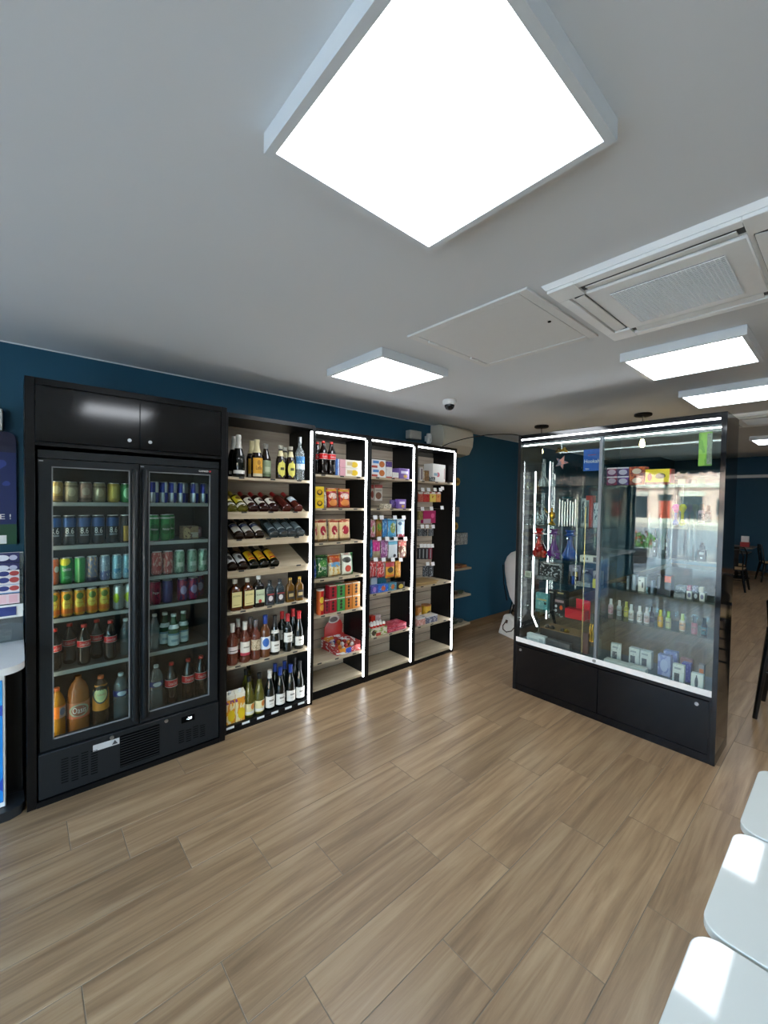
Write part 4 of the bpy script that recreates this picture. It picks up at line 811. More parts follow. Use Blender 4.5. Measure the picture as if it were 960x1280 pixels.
MB().cyl((b-.10, 3.03, .41), (b-.15, 3.14, .40), .003, 6).build('lolly_stick', WHITE, t)
# ---- third unit, top shelf
bw = PR('blue_white_biscuit', 'dfe2e4', [('e', .72, .5, .2, .36, 'b86a34'), ('r', .08, .5, .55, .85, '4a86c8'), ('r', 0, .4, .05, .3, 'b54a3a')], .35); pur = PR('purple_chocolate', '4f3a78', [('n', 5, .62, '7a64a8')], .35); purl = PR('lilac_chocolate', '7a5fa8', [('r', .15, .85, .5, .75, 'e0dcec'), ('e', .6, .25, .2, .16, 'c9a04a')], .35); wb = PR('white_red_box', 'dcdad6', [('r', 0, 1, 0, .12, 'a83a34'), ('n', 7, .66, 'a8a4b4')], .4)
for k in (0, 1): pbox(464.8, 482.2, 1.903+k*.083, .0825, 2.985, .13, bw, 'biscuit_box', 'white and blue biscuit box above the sweets, %s of two stacked' % ('lower', 'upper')[k], 'box', G3)
pbox(483, 490.3, 1.903, .105, 2.99, .12, wb, 'chocolate_box', 'tall white box beside stacked biscuit boxes', 'box', G3); pbox(483.6, 490.2, 2.009, .055, 3.02, .09, pur, 'chocolate_box', 'dark purple box on top of the tall white box', 'box', G3)
pbox(491, 498.5, 1.903, .058, 2.99, .12, wb, 'chocolate_box', 'low white box between tall white and purple boxes', 'box', G3); pbox(492.5, 498.6, 1.903, .10, 3.12, .10, pur, 'chocolate_box', 'dark purple box standing at the back of top shelf', 'box', G3)
pbox(499.5, 511.6, 1.903, .105, 2.99, .12, purl, 'chocolate_box', 'purple chocolate box at right end of sweets unit top', 'box', G3)
# second shelf
pbox(480, 489.5, 1.608, .045, 2.99, .07, PR('mixed_small', '9a9484', [('n', 6, .5, 'd8d0bc'), ('n', 8, .62, '3a3a34')], .4), 'sweet_packet', 'low pale sweet packet lying beside purple packs', 'packet', G3)
pbag(490, 497.5, 1.608, .07, 2.995, .05, pur, 'sweet_bag', 'dark purple pouch beside a lilac chocolate box', G3); pbox(498, 507.5, 1.608, .092, 2.99, .05, purl, 'chocolate_box', 'lilac chocolate box standing on second sweets shelf', 'box', G3)
CHR = M('chrome_wire', 'c9cccd', .2, metal=1)
def hook(unit, u, z, v, card=True, long=.25):
    bk = YL-.072; h = MB().cyl((u, bk+.001, z), (u, v-.012, z), .0026, 8).build('hook', CHR, unit)
    MB().cyl((u, v-.012, z), (u, v-.016, z+.012), .0026, 8).build('hook_tip', CHR, h)
    if card: MB().prism([(0, .002), (-.007, -.036), (-.0055, -.0362), (.0015, .002)], lambda y, q: (u-.025, v-.017+y, z+.030+q), lambda y, q: (u+.025, v-.017+y, z+.030+q)).build('price_card', PAPER, h)
def hang(unit, px0, px1, ytop, ybot, v, d, mat, name, label, group, text=None, shape='bag', card=True):
    uc = pv((px0+px1)/2, (ytop+ybot)/2, v); zt = pv((px0+px1)/2, ytop, v).z; zb = pv((px0+px1)/2, ybot, v).z
    a, b = u_at(px0, v, (zt+zb)/2), u_at(px1, v, (zt+zb)/2); w = b-a; h = zt-zb
    if shape == 'bag': p = bag('hg_%s_%.3f_%.3f_%s' % (mat.name, w, h, text[0] if text else ''), w, h, d, mat, text)
    else: p = carton('hc_%s_%.3f_%.3f' % (mat.name, w, h), w, h, d, mat, text)
    place(p, name, ((a+b)/2, v+d*.62, zb), label, 'packet', group)
    hook(unit, (a+b)/2, zt+.013, v, card)
CM = {k: PR('sweet_'+k, *a) for k, a in dict(
 pinkw=('c97a8a', [('n', 5, .5, 'e6d4d4'), ('e', .5, .5, .2, .2, '8a9a4a')], .3), brown=('8a5a24', [('e', .5, .6, .36, .22, '5a8a2c'), ('n', 6, .6, 'b5823a')], .3), blue=('2f7ab8', [('n', 5, .58, '9ac8e0')], .3),
 bluey=('4a9ac8', [('e', .5, .55, .3, .3, '8a9a5a'), ('n', 5, .6, 'd8e0d0')], .3), bluew=('b8d4e2', [('r', 0, 1, 0, .2, 'a83a4a'), ('n', 5, .6, 'e8eef0'), ('e', .3, .8, .2, .1, '4a6a8a')], .3),
 pink=('c92f86', [('r', 0, 1, 0, .42, 'a59a7a'), ('n', 5, .62, 'e69ac0')], .3), mauve=('9a5a92', [('n', 5, .52, 'c9b0c8'), ('n', 7, .62, '5a3a6a')], .3), white=('cdd8de', [('r', 0, 1, .8, 1, '6ab5d0'), ('e', .6, .15, .14, .1, '3a3a44')], .3),
 pinkb=('7a4a3a', [('r', 0, 1, .72, 1, 'd8706a'), ('n', 5, .56, 'd8ccb0')], .3), red=('b5222a', [('n', 5, .52, 'd8a8a4'), ('n', 7, .62, 'd83a2c')], .3), yel=('d09a2c', [('r', 0, 1, .7, 1, 'b53a44'), ('e', .45, .5, .3, .18, '4a4438'), ('r', 0, 1, .1, .2, 'e0742c')], .3), orange=('c9842c', [('n', 5, .55, 'd8b04a')], .3)).items()}
VH = 3.02
for i, (x0, x1, k, d) in enumerate(((463.5, 470.8, 'pinkw', 'pink and white sweet bag'), (471.4, 479, 'brown', 'brown and green sweet bag'), (479.6, 485.6, 'blue', 'narrow blue sweet bag'), (486.2, 497.3, 'bluey', 'light blue sweet bag'), (497.9, 507.5, 'bluew', 'white and blue sweet bag with red base'))): hang(U3, x0, x1, 650, 672, VH, .035, CM[k], 'sweet_bag', d+' hanging in the upper row', G3, card=k != 'blue')
for i, (x0, x1, k, d) in enumerate(((463.2, 466.8, 'blue', 'sliver of a blue sweet bag'), (467.3, 477, 'pink', 'hot pink sweet bag'), (477.6, 486.5, 'mauve', 'mauve sweet bag'), (487.1, 498.6, 'white', 'white sweet bag with blue top'), (499.2, 510, 'pinkb', 'brown sweet bag with salmon top'))): hang(U3, x0, x1, 676.5, 698, VH, .035, CM[k], 'sweet_bag', d+' hanging in the middle row', G3, card=i > 0)
for i, (x0, x1, k, d) in enumerate(((463.2, 472.3, 'red', 'red sweet bag, left of two alike,'), (472.9, 482.5, 'red', 'red sweet bag, right of two alike,'), (483.5, 495, 'yel', 'yellow and red sweet bag'), (495.6, 502.5, 'orange', 'narrow orange sweet bag'))): hang(U3, x0, x1, 702.5, 722.5, VH, .035, CM[k], 'sweet_bag', d+' hanging in the lowest row', G3)
hang(U3, 463.6, 467.6, 606, 624.5, 3.16, .02, PR('card_red', 'c9b5a8', [('e', .5, .35, .4, .25, '8a3a2c'), ('r', 0, 1, .75, 1, 'b54a44')], .4), 'toy_card', 'narrow hanging pack at left above the purple packs', G3, shape='box', card=False)
hang(U3, 468.6, 478.2, 606, 626, 3.16, .02, PR('card_white', 'd8d0c4', [('e', .5, .32, .38, .22, '7a4a2c'), ('r', 0, 1, .8, 1, 'b54a44'), ('r', .1, .9, .6, .72, 'b5aaa0')], .4), 'toy_card', 'white hanging pack with brown roundel above the purple packs', G3, shape='box', card=False)
# shelf .803
pbox(463.5, 471.5, .803, .13, 3.08, .01, PR('leaflet', 'c4d2dc', [('r', 0, 1, 0, .3, '7a6aa8')], .5), 'leaflet_card', 'pale card standing left of the blue gum boxes', 'card', G3)
pbox(473, 483, .803, .115, 3.12, .06, PR('teal_box', '2a7a98', [('n', 5, .62, '4aa0b8')], .4), 'gum_box', 'teal box behind the row of small gum boxes', 'box', G3)
for i, (a, b, c, d) in enumerate(((464, 472.5, 'purpleblue', 'purple blue'), (473.2, 485.5, 'blueflower', 'bright blue'), (486.2, 495.8, 'bluegreen', 'blue green'))):
    pbox(a, b, .803, .072, 2.99, .06, PR('gum_'+c, ['4a4a9a', '2f6ac8', '4a8a9a'][i], [('e', .5, .5, .22, .36, ['a87ac0', 'c9603a', 'c9703a'][i]), ('n', 6, .62, '8ab0d8')], .35), 'gum_box', d+' gum box with round print on lower sweets shelf', 'box', G3)
pbox(496.5, 506, .803, .068, 2.99, .06, PR('black_gum', '1e1c1c', [('e', .5, .4, .3, .32, 'c9b04a')], .35), 'gum_box', 'black gum box with yellow print on lower sweets shelf', 'box', G3); pbox(496.5, 506, .803, .04, 3.06, .14, PR('black_gum2', '1a1a1c', [], .35), 'gum_box', 'flat black box behind the yellow printed gum box', 'box', G3)
# shelf .39
pbox(463.6, 469.2, .39, .145, 3.14, .05, PR('red_carton', 'c8301e', [('e', .5, .4, .2, .2, 'd85a3c')], .4), 'sweet_carton', 'plain red carton behind the egg packs', 'carton', G3); pbox(469.8, 476, .39, .145, 3.14, .05, PR('pale_carton', 'b5a4a4', [('n', 5, .6, 'd8cccc')], .4), 'sweet_carton', 'pale grey pink carton behind the egg packs', 'carton', G3)
eb = pbox(464, 484, .39, .075, 2.985, .11, PR('egg_carton', 'd0ccb8', [('e', .18, .5, .14, .36, '3a2c24'), ('n', 4, .56, '8a9a4a'), ('r', .3, .6, 0, .4, 'b5382c')], .4), 'egg_box', 'white and green chocolate egg box on lowest sweets shelf', 'box', G3)
for i in range(10):
    u = eb.location.x-.078+(i % 5)*.039; v = 3.012+(i//5)*.05
    t = thing('chocolate_egg', 'red and white wrapped chocolate egg, %s of five in the %s row' % (ORD[i % 5], ('front', 'back')[i//5]), 'egg', (u, v, .466), 'chocolate eggs on the egg box')
    MB().lathe([(.006, 0), (.014, .006), (.0175, .018), (.0172, .022)], 12, (u, v, .466)).build('red_half', M('egg_red', 'c8281e', .35), t); MB().lathe([(.0173, .0221), (.015, .035), (.009, .046), (.001, .050)], 12, (u, v, .466)).build('white_half', M('egg_white', 'e6e2da', .35), t)
pk = PR('pink_bars', 'a8283c', [('n', 5, .55, 'd87a88'), ('r', 0, 1, 0, .12, '3a2a5a')], .35)
for k in range(2): pbox(485.3, 508, .39+k*.034, .0335, 2.985, .15, pk, 'bar_box', 'flat pink chocolate bar box beside the eggs, %s of two' % ('lower', 'upper')[k], 'box', G3)
# ---- last unit
pbox(525, 528.8, 1.895, .14, 2.99, .05, PR('thin_white', 'd4d0cc', [('r', .35, .75, .1, .9, '5a3a48')], .4), 'thin_box', 'thin upright white and maroon box on last unit top', 'box', G4)
for k in (0, 1): pbox(529.4, 536.5, 1.895+k*.056, .0555, 2.99, .06, PR('brown_pack', '7a5a3a', [('r', 0, .15, 0, 1, 'd4ccc0'), ('n', 6, .6, 'a8884a')], .4), 'small_box', 'small brown box on last unit top, %s of two' % ('lower', 'upper')[k], 'box', G4)
pbox(537.3, 544, 1.895, .05, 2.99, .05, PR('dark_small', '4a5458', [('n', 6, .55, 'b8c2c4')], .3), 'small_box', 'low dark small box before the big white box', 'box', G4)
pbox(539, 557.5, 1.895, .20, 3.06, .12, PR('white_device_box', 'd6d4d0', [('e', .42, .42, .13, .13, 'b54a5a'), ('r', .1, .4, .35, .5, '7a9aa8'), ('r', .9, .94, .2, .8, '9a5a54')], .45), 'device_box', 'big white box on top shelf of the last unit', 'box', G4, rotz=.12)
for i, (x0, x1, c) in enumerate(((523.5, 529.6, 'c06a5a'), (530.3, 537.5, 'b5403a'), (538.2, 545.5, 'd8bc5a'), (546, 551.5, 'c9884a'))): hang(U4, x0, x1, 615, 627.5, 3.03, .05, PR('jar_'+c, c, [('r', 0, 1, .8, 1, 'd8d0c8'), ('n', 5, .6, 'a03030')], .2), 'sweet_tub', '%s small tub hanging in the top row of last unit' % ('salmon', 'red', 'pale yellow', 'amber')[i], G4, shape='box')
hang(U4, 523.5, 529, 639, 650, 3.03, .03, PR('amberpack', '8a7a44', [('n', 6, .55, 'b5a060')], .3), 'hanging_pack', 'small olive pack left of the magenta pack', G4, shape='box'); hang(U4, 529.8, 545, 638.5, 654, 3.03, .04, PR('magenta_pack', 'a81f5c', [('r', 0, .6, 0, .35, 'b5a4ac'), ('e', .75, .6, .14, .2, 'd85a90')], .3), 'hanging_pack', 'magenta hanging pack in the last unit', G4, shape='box')
for i, x in enumerate((523.5, 529.5, 537)): hang(U4, x, x+5.2, 661, 670, 3.03, .02, PR('darkpack_%d' % (i % 2), ('4a5054', '1c1e20')[i % 2], [('n', 6, .6, '8a9094')], .3), 'hanging_pack', 'small dark pack in third row of last unit, %s' % ('left', 'middle', 'right')[i], G4, shape='box')
for i, x in enumerate((523, 527.5, 532, 536.5)): hang(U4, x, x+3.9, 685, 699, 3.03, .02, PR('strippack_%d' % (i//3), ('26282c', '7a1f34')[i//3], [('r', .35, .65, .1, .9, '9aa2a8')], .3), 'hanging_pack', '%s slim pack in fourth row of last unit' % ('dark leftmost', 'dark second', 'dark third', 'maroon rightmost')[i], G4, shape='box')
for i, x in enumerate((530, 536.5)): hang(U4, x, x+5.5, 707.5, 720.5, 3.03, .02, PR('darkpack_2', '30343a', [('n', 6, .58, '9aa2aa')], .3), 'hanging_pack', 'dark grey pack in lowest row of last unit, %s' % ('left', 'right')[i], G4, shape='box')
hook(U4, 3.50, pv(556, 612, 3.03).z, 3.03); hook(U4, 3.50, pv(558, 636, 3.03).z, 3.03)
KR = M('kraft_card', 'a98d5e', .7)
for k in range(2): tag(B(3.07+k*.03, 3.40+k*.06, 2.975+k*.03, 3.24, .8005+k*.011, .8108+k*.011).build('cardboard_flat', KR), 'flat brown cardboard lying in the last unit, %s piece' % ('lower', 'upper')[k], 'cardboard', G4)
for i, (x0, x1, c) in enumerate(((521.5, 527.5, 'c9803a'), (530, 538.5, 'c9a02c'))):
    a, b = u_at(x0, 3.12, .5), u_at(x1, 3.12, .5); r = (b-a)/2
    tn = tubeproto('tin_'+c, r, .155, PR('tin_'+c, c, [('e', .5, .45, .3, .22, ('e0c8a0', '3a3020')[i]), ('n', 5, .62, ('e8b070', 'd8c050')[i])], .35), M('tin_lid', ('a86a34', 'a88a30')[i], .4)); place(tn, 'snack_tin', ((a+b)/2, 3.14, .3785), '%s round tin behind the clear boxes' % ('orange', 'yellow')[i], 'tin', G4)
for i, (x0, x1) in enumerate(((521.5, 531.8), (533, 547))): pbox(x0, x1, .378, .075, 2.99, .10, PR('clear_tub_%d' % i, ('c08a80', '6a6a7c')[i], [('n', 5, .5, ('d8b0a8', 'a8a8b0')[i]), ('r', 0, 1, .85, 1, 'd0d0d0')], .15), 'clear_tub', '%s clear plastic tub of sweets in front of the tins' % ('pinkish', 'bluish')[i], 'tub', G4)
# ================================================================ small shelves on the wall beyond the units
G5 = 'goods on the small wall shelves'
for i, z in enumerate((.885, .557, .200)):
    s = thing('wall_shelf', 'small wooden shelf on the blue wall past the units, %s of three' % ('top', 'middle', 'bottom')[i], 'shelf', (3.95, 3.2, z), 'small wall shelves')
    B(3.70, 4.19, 3.11, 3.349, z-.022, z).build('board', SHELFW, s, bevel=.001)
    for x in (3.76, 4.12): B(x-.004, x+.004, 3.15, 3.349, z-.03, z-.0221).build('bracket', BLKS, s)
for k in range(4): tag(B(3.74+k*.10, 3.83+k*.10, 3.14, 3.27, .8855, .912+.006*(k % 2)).build('incense_box', PR('incense_%d' % (k % 2), ('6a2f24', '8a5a34')[k % 2], [('n', 5, .58, 'a8784a')], .5)), 'flat brown red box on top wall shelf, %s from left' % ORD[k], 'box', G5)
def bowl(u, v, z, r, mat, label):
    o = MB().lathe([(0, 0), (r*.55, 0), (r*.9, r*.35), (r, r*.62), (r*.94, r*.62), (r*.8, r*.34), (r*.4, r*.1), (0, r*.1)], 18, (u, v, z)).build('ashtray_bowl', mat); tag(o, label, 'bowl', G5)
DUL = [M('dull_green_glaze', '54604f', .3), M('dull_grey_glaze', '6c6e68', .3), M('dull_brown_glaze', '5c4a3a', .3)]
for j, z in enumerate((.5572, .2002)):
    for k in range(4):
        u = 3.775+k*.106; bowl(u, 3.2, z, .05, DUL[(k+j) % 3], 'small dull bowl, %s from left on the %s wall shelf' % (ORD[k], ('middle', 'bottom')[j]))
        if k < 2+j: bowl(u, 3.2, z+.0315, .046, DUL[(k+j+1) % 3], 'small bowl stacked on the %s bowl of the %s wall shelf' % (ORD[k], ('middle', 'bottom')[j]))
YEL = M('yellow_knob', 'b9973a', .4)
for i, (px, py) in enumerate(((574, 602), (571.5, 658))):
    c = pv(px, py, 3.30); o = thing('yellow_dial', 'round yellow ornament on the blue wall, %s of two' % ('upper', 'lower')[i], 'ornament', (c.x, 3.35, c.z))
    MB().cyl((c.x, 3.349, c.z), (c.x, 3.325, c.z), .05, 20).build('disc', YEL, o); MB().cyl((c.x, 3.325, c.z), (c.x, 3.31, c.z), .02, 16).build('centre_knob', M('amber_knob', '8a6420', .3), o)
SILP = PR('silver_packs', '9a9ea0', [('n', 6, .5, 'c9cccc'), ('n', 9, .6, '5a5e60')], .25, .4)
c = pv(573.5, 640, 3.28); o = B(c.x-.05, c.x+.04, 3.30, 3.349, c.z-.06, c.z+.06).build('hanging_pack', SILP, bevel=.004); tag(o, 'small silver pack on the blue wall between yellow ornaments', 'packet', G5)
c = pv(576, 673, 3.25); o = thing('pack_rail', 'row of silver packs hanging under a glass wall ledge', 'rack', (c.x, 3.3, c.z))
for k in range(5): B(c.x-.12+k*.045, c.x-.08+k*.045, 3.22, 3.30, c.z-.075, c.z+.07).build('pack', SILP, o, bevel=.003)
B(3.72, 4.12, 3.16, 3.349, c.z+.08, c.z+.086).build('glass_ledge', GLASS, o)
# ================================================================ GLASS SHOWCASE
SX0, SX1, SY0, SY1, SZ = 3.365, 3.746, .555, 2.017, 2.283
t = SC = thing('display_showcase', 'tall black glass showcase with sliding glass doors and lower cupboards', 'cabinet', (3.555, 1.286, 0))
B(SX0, SX1, SY0, SY0+.028, 0, SZ).build('side_panel', BLKG, t, bevel=.001); B(SX0, SX1, SY1-.028, SY1, 0, SZ).build('side_panel', BLKS, t, bevel=.001)
NV = M('dark_navy_gloss', '070a0f', .13, var=.03, spec=.4)
y0, y1 = SY0+.028, SY1-.028
B(SX0, SX1, y0, y1, SZ-.05, SZ).build('top_panel', BLKG, t); B(SX0+.004, SX1, y0, y1, 0, .055).build('plinth', NV, t)
B(SX0+.004, SX1, y0, y1, .415, .442).build('cabinet_top', NV, t); B(SX1-.02, SX1, y0, y1, .055, .415).build('cabinet_back', BLKS, t)
for a, b, ly in ((y0+.012, 1.2835, .66), (1.2875, y1-.012, 1.945)):
    d = B(SX0+.001, SX0+.02, a, b, .06, .408).build('cupboard_door', NV, t, bevel=.0015)
    l = MB().cyl((SX0-.004, ly, .372), (SX0+.001, ly, .372), .0115, 16).cyl((SX0-.0055, ly, .372), (SX0-.004, ly, .372), .004, 8); l.build('lock', STEEL, d)
for a, b in ((y0, y0+.0115), (y1-.0115, y1)): B(SX0+.001, SX0+.02, a, b, .055, .415).build('face_frame', NV, t)
tk = MB().box(SX0-.006, SX0+.010, y0, y1, .443, .452).box(SX0-.006, SX0-.001, y0, y1, .452, .483).box(SX0+.0145, SX0+.018, y0, y1, .452, .475).box(SX0+.010, SX0+.03, y0, y1, .443, .452)
o = tk.build('door_track', M('white_door_track', 'e9ebea', .35), t); o['label'] = 'white bottom door track'
MB().cyl((SX0-.014, 1.312, .465), (SX0-.006, 1.312, .465), .013, 16).build('track_lock', STEEL, o)
tk = B(SX0+.001, SX0+.03, y0, y1, 2.205, 2.2325).build('top_track', NV, t)
for a, b, x, sy in ((y0+.001, 1.322, SX0+.001, 1.306), (1.296, y1-.001, SX0+.0225, 1.300)):
    d = B(x, x+.006, a, b, .4525, 2.2045).build('sliding_door', GLASS, t)
    B(x-.0005, x+.0075, (b-.022) if sy == 1.306 else a, b if sy == 1.306 else a+.022, .4535, 2.2035).build('door_stile', M('smoked_grey_stile', '767e84', .35, metal=.4), d)
B(SX1-.007, SX1-.001, y0+.001, y1-.001, .4425, 2.232).build('back_glass', GLASS, t)
B(SX0+.035, SX1-.008, 1.300, 1.306, .4425, 2.232).build('divider_glass', GLASS, t)
o = B(SX0-.006, SX0+.0005, y0+.006, y1-.006, 2.236, 2.247).build('led_strip', LED, t); o['label'] = 'thin white light strip'
B(SX0+.036, SX0+.046, y0+.006, y1-.006, 2.188, 2.197).build('led_strip', LED, t)
m = MB().tube([(3.56, 1.950, 1.97), (3.56, 1.950, .656), (3.50, 1.868, .575)], .006, 8).build('light_tube', LED, t); m['label'] = 'white vertical light tube'
MB().tube([(3.716, 1.893, 2.07), (3.716, 1.893, .60)], .004, 8).build('light_tube', LED, t)
LZ = [1.83, 1.494, 1.213, 1.018, .737]; RZ = [1.83, 1.57, 1.31, 1.04, .81]
for z in LZ: B(SX0+.05, SX1-.009, 1.308, y1-.002, z-.006, z).build('glass_shelf', GLASS, t)
for z in RZ: B(SX0+.05, SX1-.009, y0+.002, .80 if z == 1.57 else 1.298, z-.006, z).build('glass_shelf', GLASS, t)
FZ = .4425
B(SX0+.036, SX1-.008, y0+.001, y1-.001, FZ+.0002, FZ+.006).build('floor_board', M('grey_blue_deck', '5c6873', .4, var=.05), t); FZ += .0065
G6 = 'goods in the showcase'
R90 = (0, 0, -PI/2)
def sbox(px0, px1, z, h, u, d, mat, name, label, cat='box', text=None, rot=0):
    a, b = min(v_at(px0, u, z+h/2), y1-.004), max(v_at(px1, u, z+h/2), y0+.004); w = a-b
    p = carton('sb_%s_%.3f_%.3f_%.3f' % (mat.name, w, h, d), w, h, d, mat, text)
    return place(p, name, (u+d/2, (a+b)/2, z+.0005), label, cat, G6, (0, 0, -PI/2+rot))
def sput(p, px, z, u, name, label, cat):
    return place(p, name, (u, v_at(px, u, z+p['h']/2), z+.0005), label, cat, G6, R90)
# signs on the glass
sg = thing('hookah_sign', 'square blue sign with white lettering on the showcase door', 'sign', (SX0+.030, 1.39, 1.9))
a, b = pu(729.5, 562, SX0+.031), pu(752.5, 588, SX0+.031); zt, zb = a.z, b.z; ya, yb_ = a.y, 1.326
B(SX0+.0286, SX0+.0310, yb_, ya, zb, zt).build('panel', M('bright_blue_card', '1457b5', .4, var=.01), sg)
def stext(par, s, w, h, mat, x, y, z):
    o = link('lettering', text_mesh(s, w, h, mat), par, None, R90); o.location = Vector((x, y, z))-origin(par)
# text sits just in front of the card but behind the glass pane's inner face
for o in sg.children: o.location.x += .006
stext(sg, 'Hookah', .115, .030, TXW, SX0+.0340, (ya+yb_)/2, zb+(zt-zb)*.45); stext(sg, 'menu', .028, .010, TXW, SX0+.0340, ya-.03, zb+.016)
B(SX0+.0340, SX0+.0344, (ya+yb_)/2-.03, (ya+yb_)/2+.03, zb+(zt-zb)*.72, zb+(zt-zb)*.745).build('red_rule', TXR, sg)
gs = thing('green_poster', 'green and dark leaflet hanging at the right end of the showcase', 'poster', (SX0+.04, .665, 1.95))
a, b = pu(874, 541, SX0+.04), pu(889.5, 582, SX0+.04); B(SX0+.04, SX0+.042, max(b.y, y0+.003), a.y, b.z, a.z).build('sheet', PR('green_leaflet', '5c8a2c', [('n', 2, .5, '7fa63c')], .4), gs)
B(SX0+.0385, SX0+.0398, max(b.y, y0+.003), a.y-.045, b.z+.01, a.z-.01).build('text_block', PR('dark_text_block', '3a3f34', [('n', 24, .54, 'a8ad9c')], .5), gs)
for i, (px, py) in enumerate(((852.5, 588), (877, 585))):
    c = pu(px, py, SX0+.06); o = B(SX0+.06, SX0+.062, c.y-.022, c.y+.022, 1.8305, 1.862).build('price_card', PR('pale_price_card', 'b9bca0', [('r', .2, .8, .35, .65, '8a8c7a')], .5)); tag(o, 'small pale price card on top showcase shelf, %s' % ('by the yellow box', 'under the green leaflet')[i], 'price card', G6)
# top right: tobacco boxes
tob = PR('tobacco_boxes', '5a1a4a', [('n', 3, .52, '8a2f4a'), ('e', .5, .5, .4, .3, 'b09aa8'), ('r', 0, 1, .86, 1, 'd8ccd0')], .35); tob2 = PR('tobacco_boxes2', '3a2450', [('n', 3, .52, '5a2a7a'), ('e', .5, .45, .36, .3, 'a8a0b4'), ('r', 0, 1, .86, 1, 'c9c4d0')], .35); tob3 = PR('tobacco_boxes3', '7a2a24', [('n', 3, .5, 'b5542c'), ('e', .5, .5, .3, .3, 'c9b0a0')], .35)
for i, (x0, x1, mt, c) in enumerate(((758.5, 771, tob, 'dark red'), (771.5, 786, tob2, 'purple'), (786.5, 805.5, tob3, 'red and orange'))):
    for k in range(2): sbox(x0, x1, 1.83+k*.0685, .068, 3.46, .10, mt, 'tobacco_box', '%s tobacco box on the top right showcase shelf, %s row' % (c, ('lower', 'upper')[k]))
sbox(806.5, 838.5, 1.83, .112, 3.46, .10, PR('yellow_tobacco', 'e3c21c', [('r', 0, 1, 0, .16, '7a2a1c'), ('r', .95, 1, .1, 1, 'a8281c'), ('e', .18, .5, .09, .25, 'a83a24'), ('e', .6, .55, .2, .18, '5a4a1c')], .35), 'tobacco_box', 'wide yellow tobacco box on the top right showcase shelf')
# right shelves
MODB = M('black_mod', '17191b', .3)
def mod(key, w, h, d):
    if key in PC: return PC[key]
    m = MB().box(-w/2, w/2, -d/2, d/2, 0, h*.62).mesh('mod_body', MODB, bevel=.004); tk = MB().lathe([(0, h*.62), (w*.28, h*.62), (w*.3, h*.66), (w*.3, h*.84), (w*.16, h*.88), (w*.13, h), (0, h)], 14).mesh('tank', M('smoked_tank', '2a2c2e', .15))
    PC[key] = dict(parts=[('mod_body', m, [('screen', B(-w*.25, w*.25, -d/2-.001, -d/2, h*.36, h*.5).mesh('screen', M('mod_screen', 'a8b0b4', .2))), ('fire_button', B(-w*.12, w*.12, -d/2-.0015, -d/2, h*.14, h*.22).mesh('fire_button', STEEL))]), ('tank', tk, [])], r=w/2, h=h, d=d/2); return PC[key]
sput(mod('mod1', .05, .125, .03), 877.5, RZ[2], 3.455, 'vape_mod', 'black boxy vape device with tank at the right showcase end', 'vape')
sput(mod('mod2', .026, .20, .026), 819, RZ[2], 3.50, 'vape_pen', 'tall slim black vape device left of the thin one', 'vape'); sput(mod('mod3', .02, .21, .02), 833.5, RZ[2], 3.50, 'vape_pen', 'thin black vape pen right of the taller device', 'vape')
fl = bottle('pinkel', 'eliquid', .019, .125, M('pale_pink_bottle', 'c9aab0', .35), M('dark_cap', '1c1c1e', .4), .66, PR('dark_small_label', '6a5a60', [('n', 6, .55, 'c9c0c4')], .4), (.1, .5)); sput(fl, 877, RZ[1], 3.46, 'liquid_bottle', 'pinkish bottle with dark cap on upper right shelf', 'bottle')
fd = bottle('darkel', 'eliquid', .017, .115, M('dark_liquid_bottle', '24282c', .3), M('dark_cap', '1c1c1e', .4), .66, PR('grey_small_label', '8a9094', [('n', 6, .55, '3a3e42')], .4), (.1, .5)); sput(fd, 885, RZ[1], 3.46, 'liquid_bottle', 'dark bottle at the right end of upper right shelf', 'bottle')
# spoon-shaped glass pipes hanging from rods
def pipe(px, py0, py1, m1, m2, label):
    a, b = pu(px, py0, 3.56), pu(px, py1, 3.56); o = thing('glass_pipe', label, 'pipe', (3.56, a.y, b.z), G6)
    h = a.z-b.z; MB().lathe([(0, h), (.012, h*.99), (.022, h*.9), (.024, h*.8), (.016, h*.68), (.0095, h*.6)], 14, (3.56, a.y, b.z)).build('bowl', m1, o); MB().lathe([(.0095, h*.6), (.008, h*.3), (.014, h*.2), (.019, h*.1), (.012, .002), (0, 0)], 14, (3.56, a.y, b.z)).build('stem', m2, o)
    MB().cyl((3.56, a.y, a.z-.001), (3.56, a.y, RZ[0]-.0065), .0015, 6).build('hanging_wire', CHR, o)
MG, YG, BG = M('magenta_glass', 'c92fb0', .15), M('yellow_glass', 'd8cf1c', .15), M('blue_glass', '3f5ac0', .15)
pipe(845.3, 630, 657, MG, BG, 'magenta and blue glass pipe hanging in the right half'); pipe(853.7, 630, 657, YG, YG, 'yellow glass pipe hanging in the right half')
for i, px in enumerate((812, 826, 840, 862, 868)):
    y = v_at(px, 3.62, 1.6); o = MB().cyl((3.62, y, 1.3105), (3.62, y, 1.62), .006, 8).build('glass_tube', glassmat('tube_glass', 'e8f0f2', .12, .02, 'c8d4d8', .12)); tag(o, 'thin clear glass tube standing in the right half, %s from left' % ORD[i], 'tube', G6)
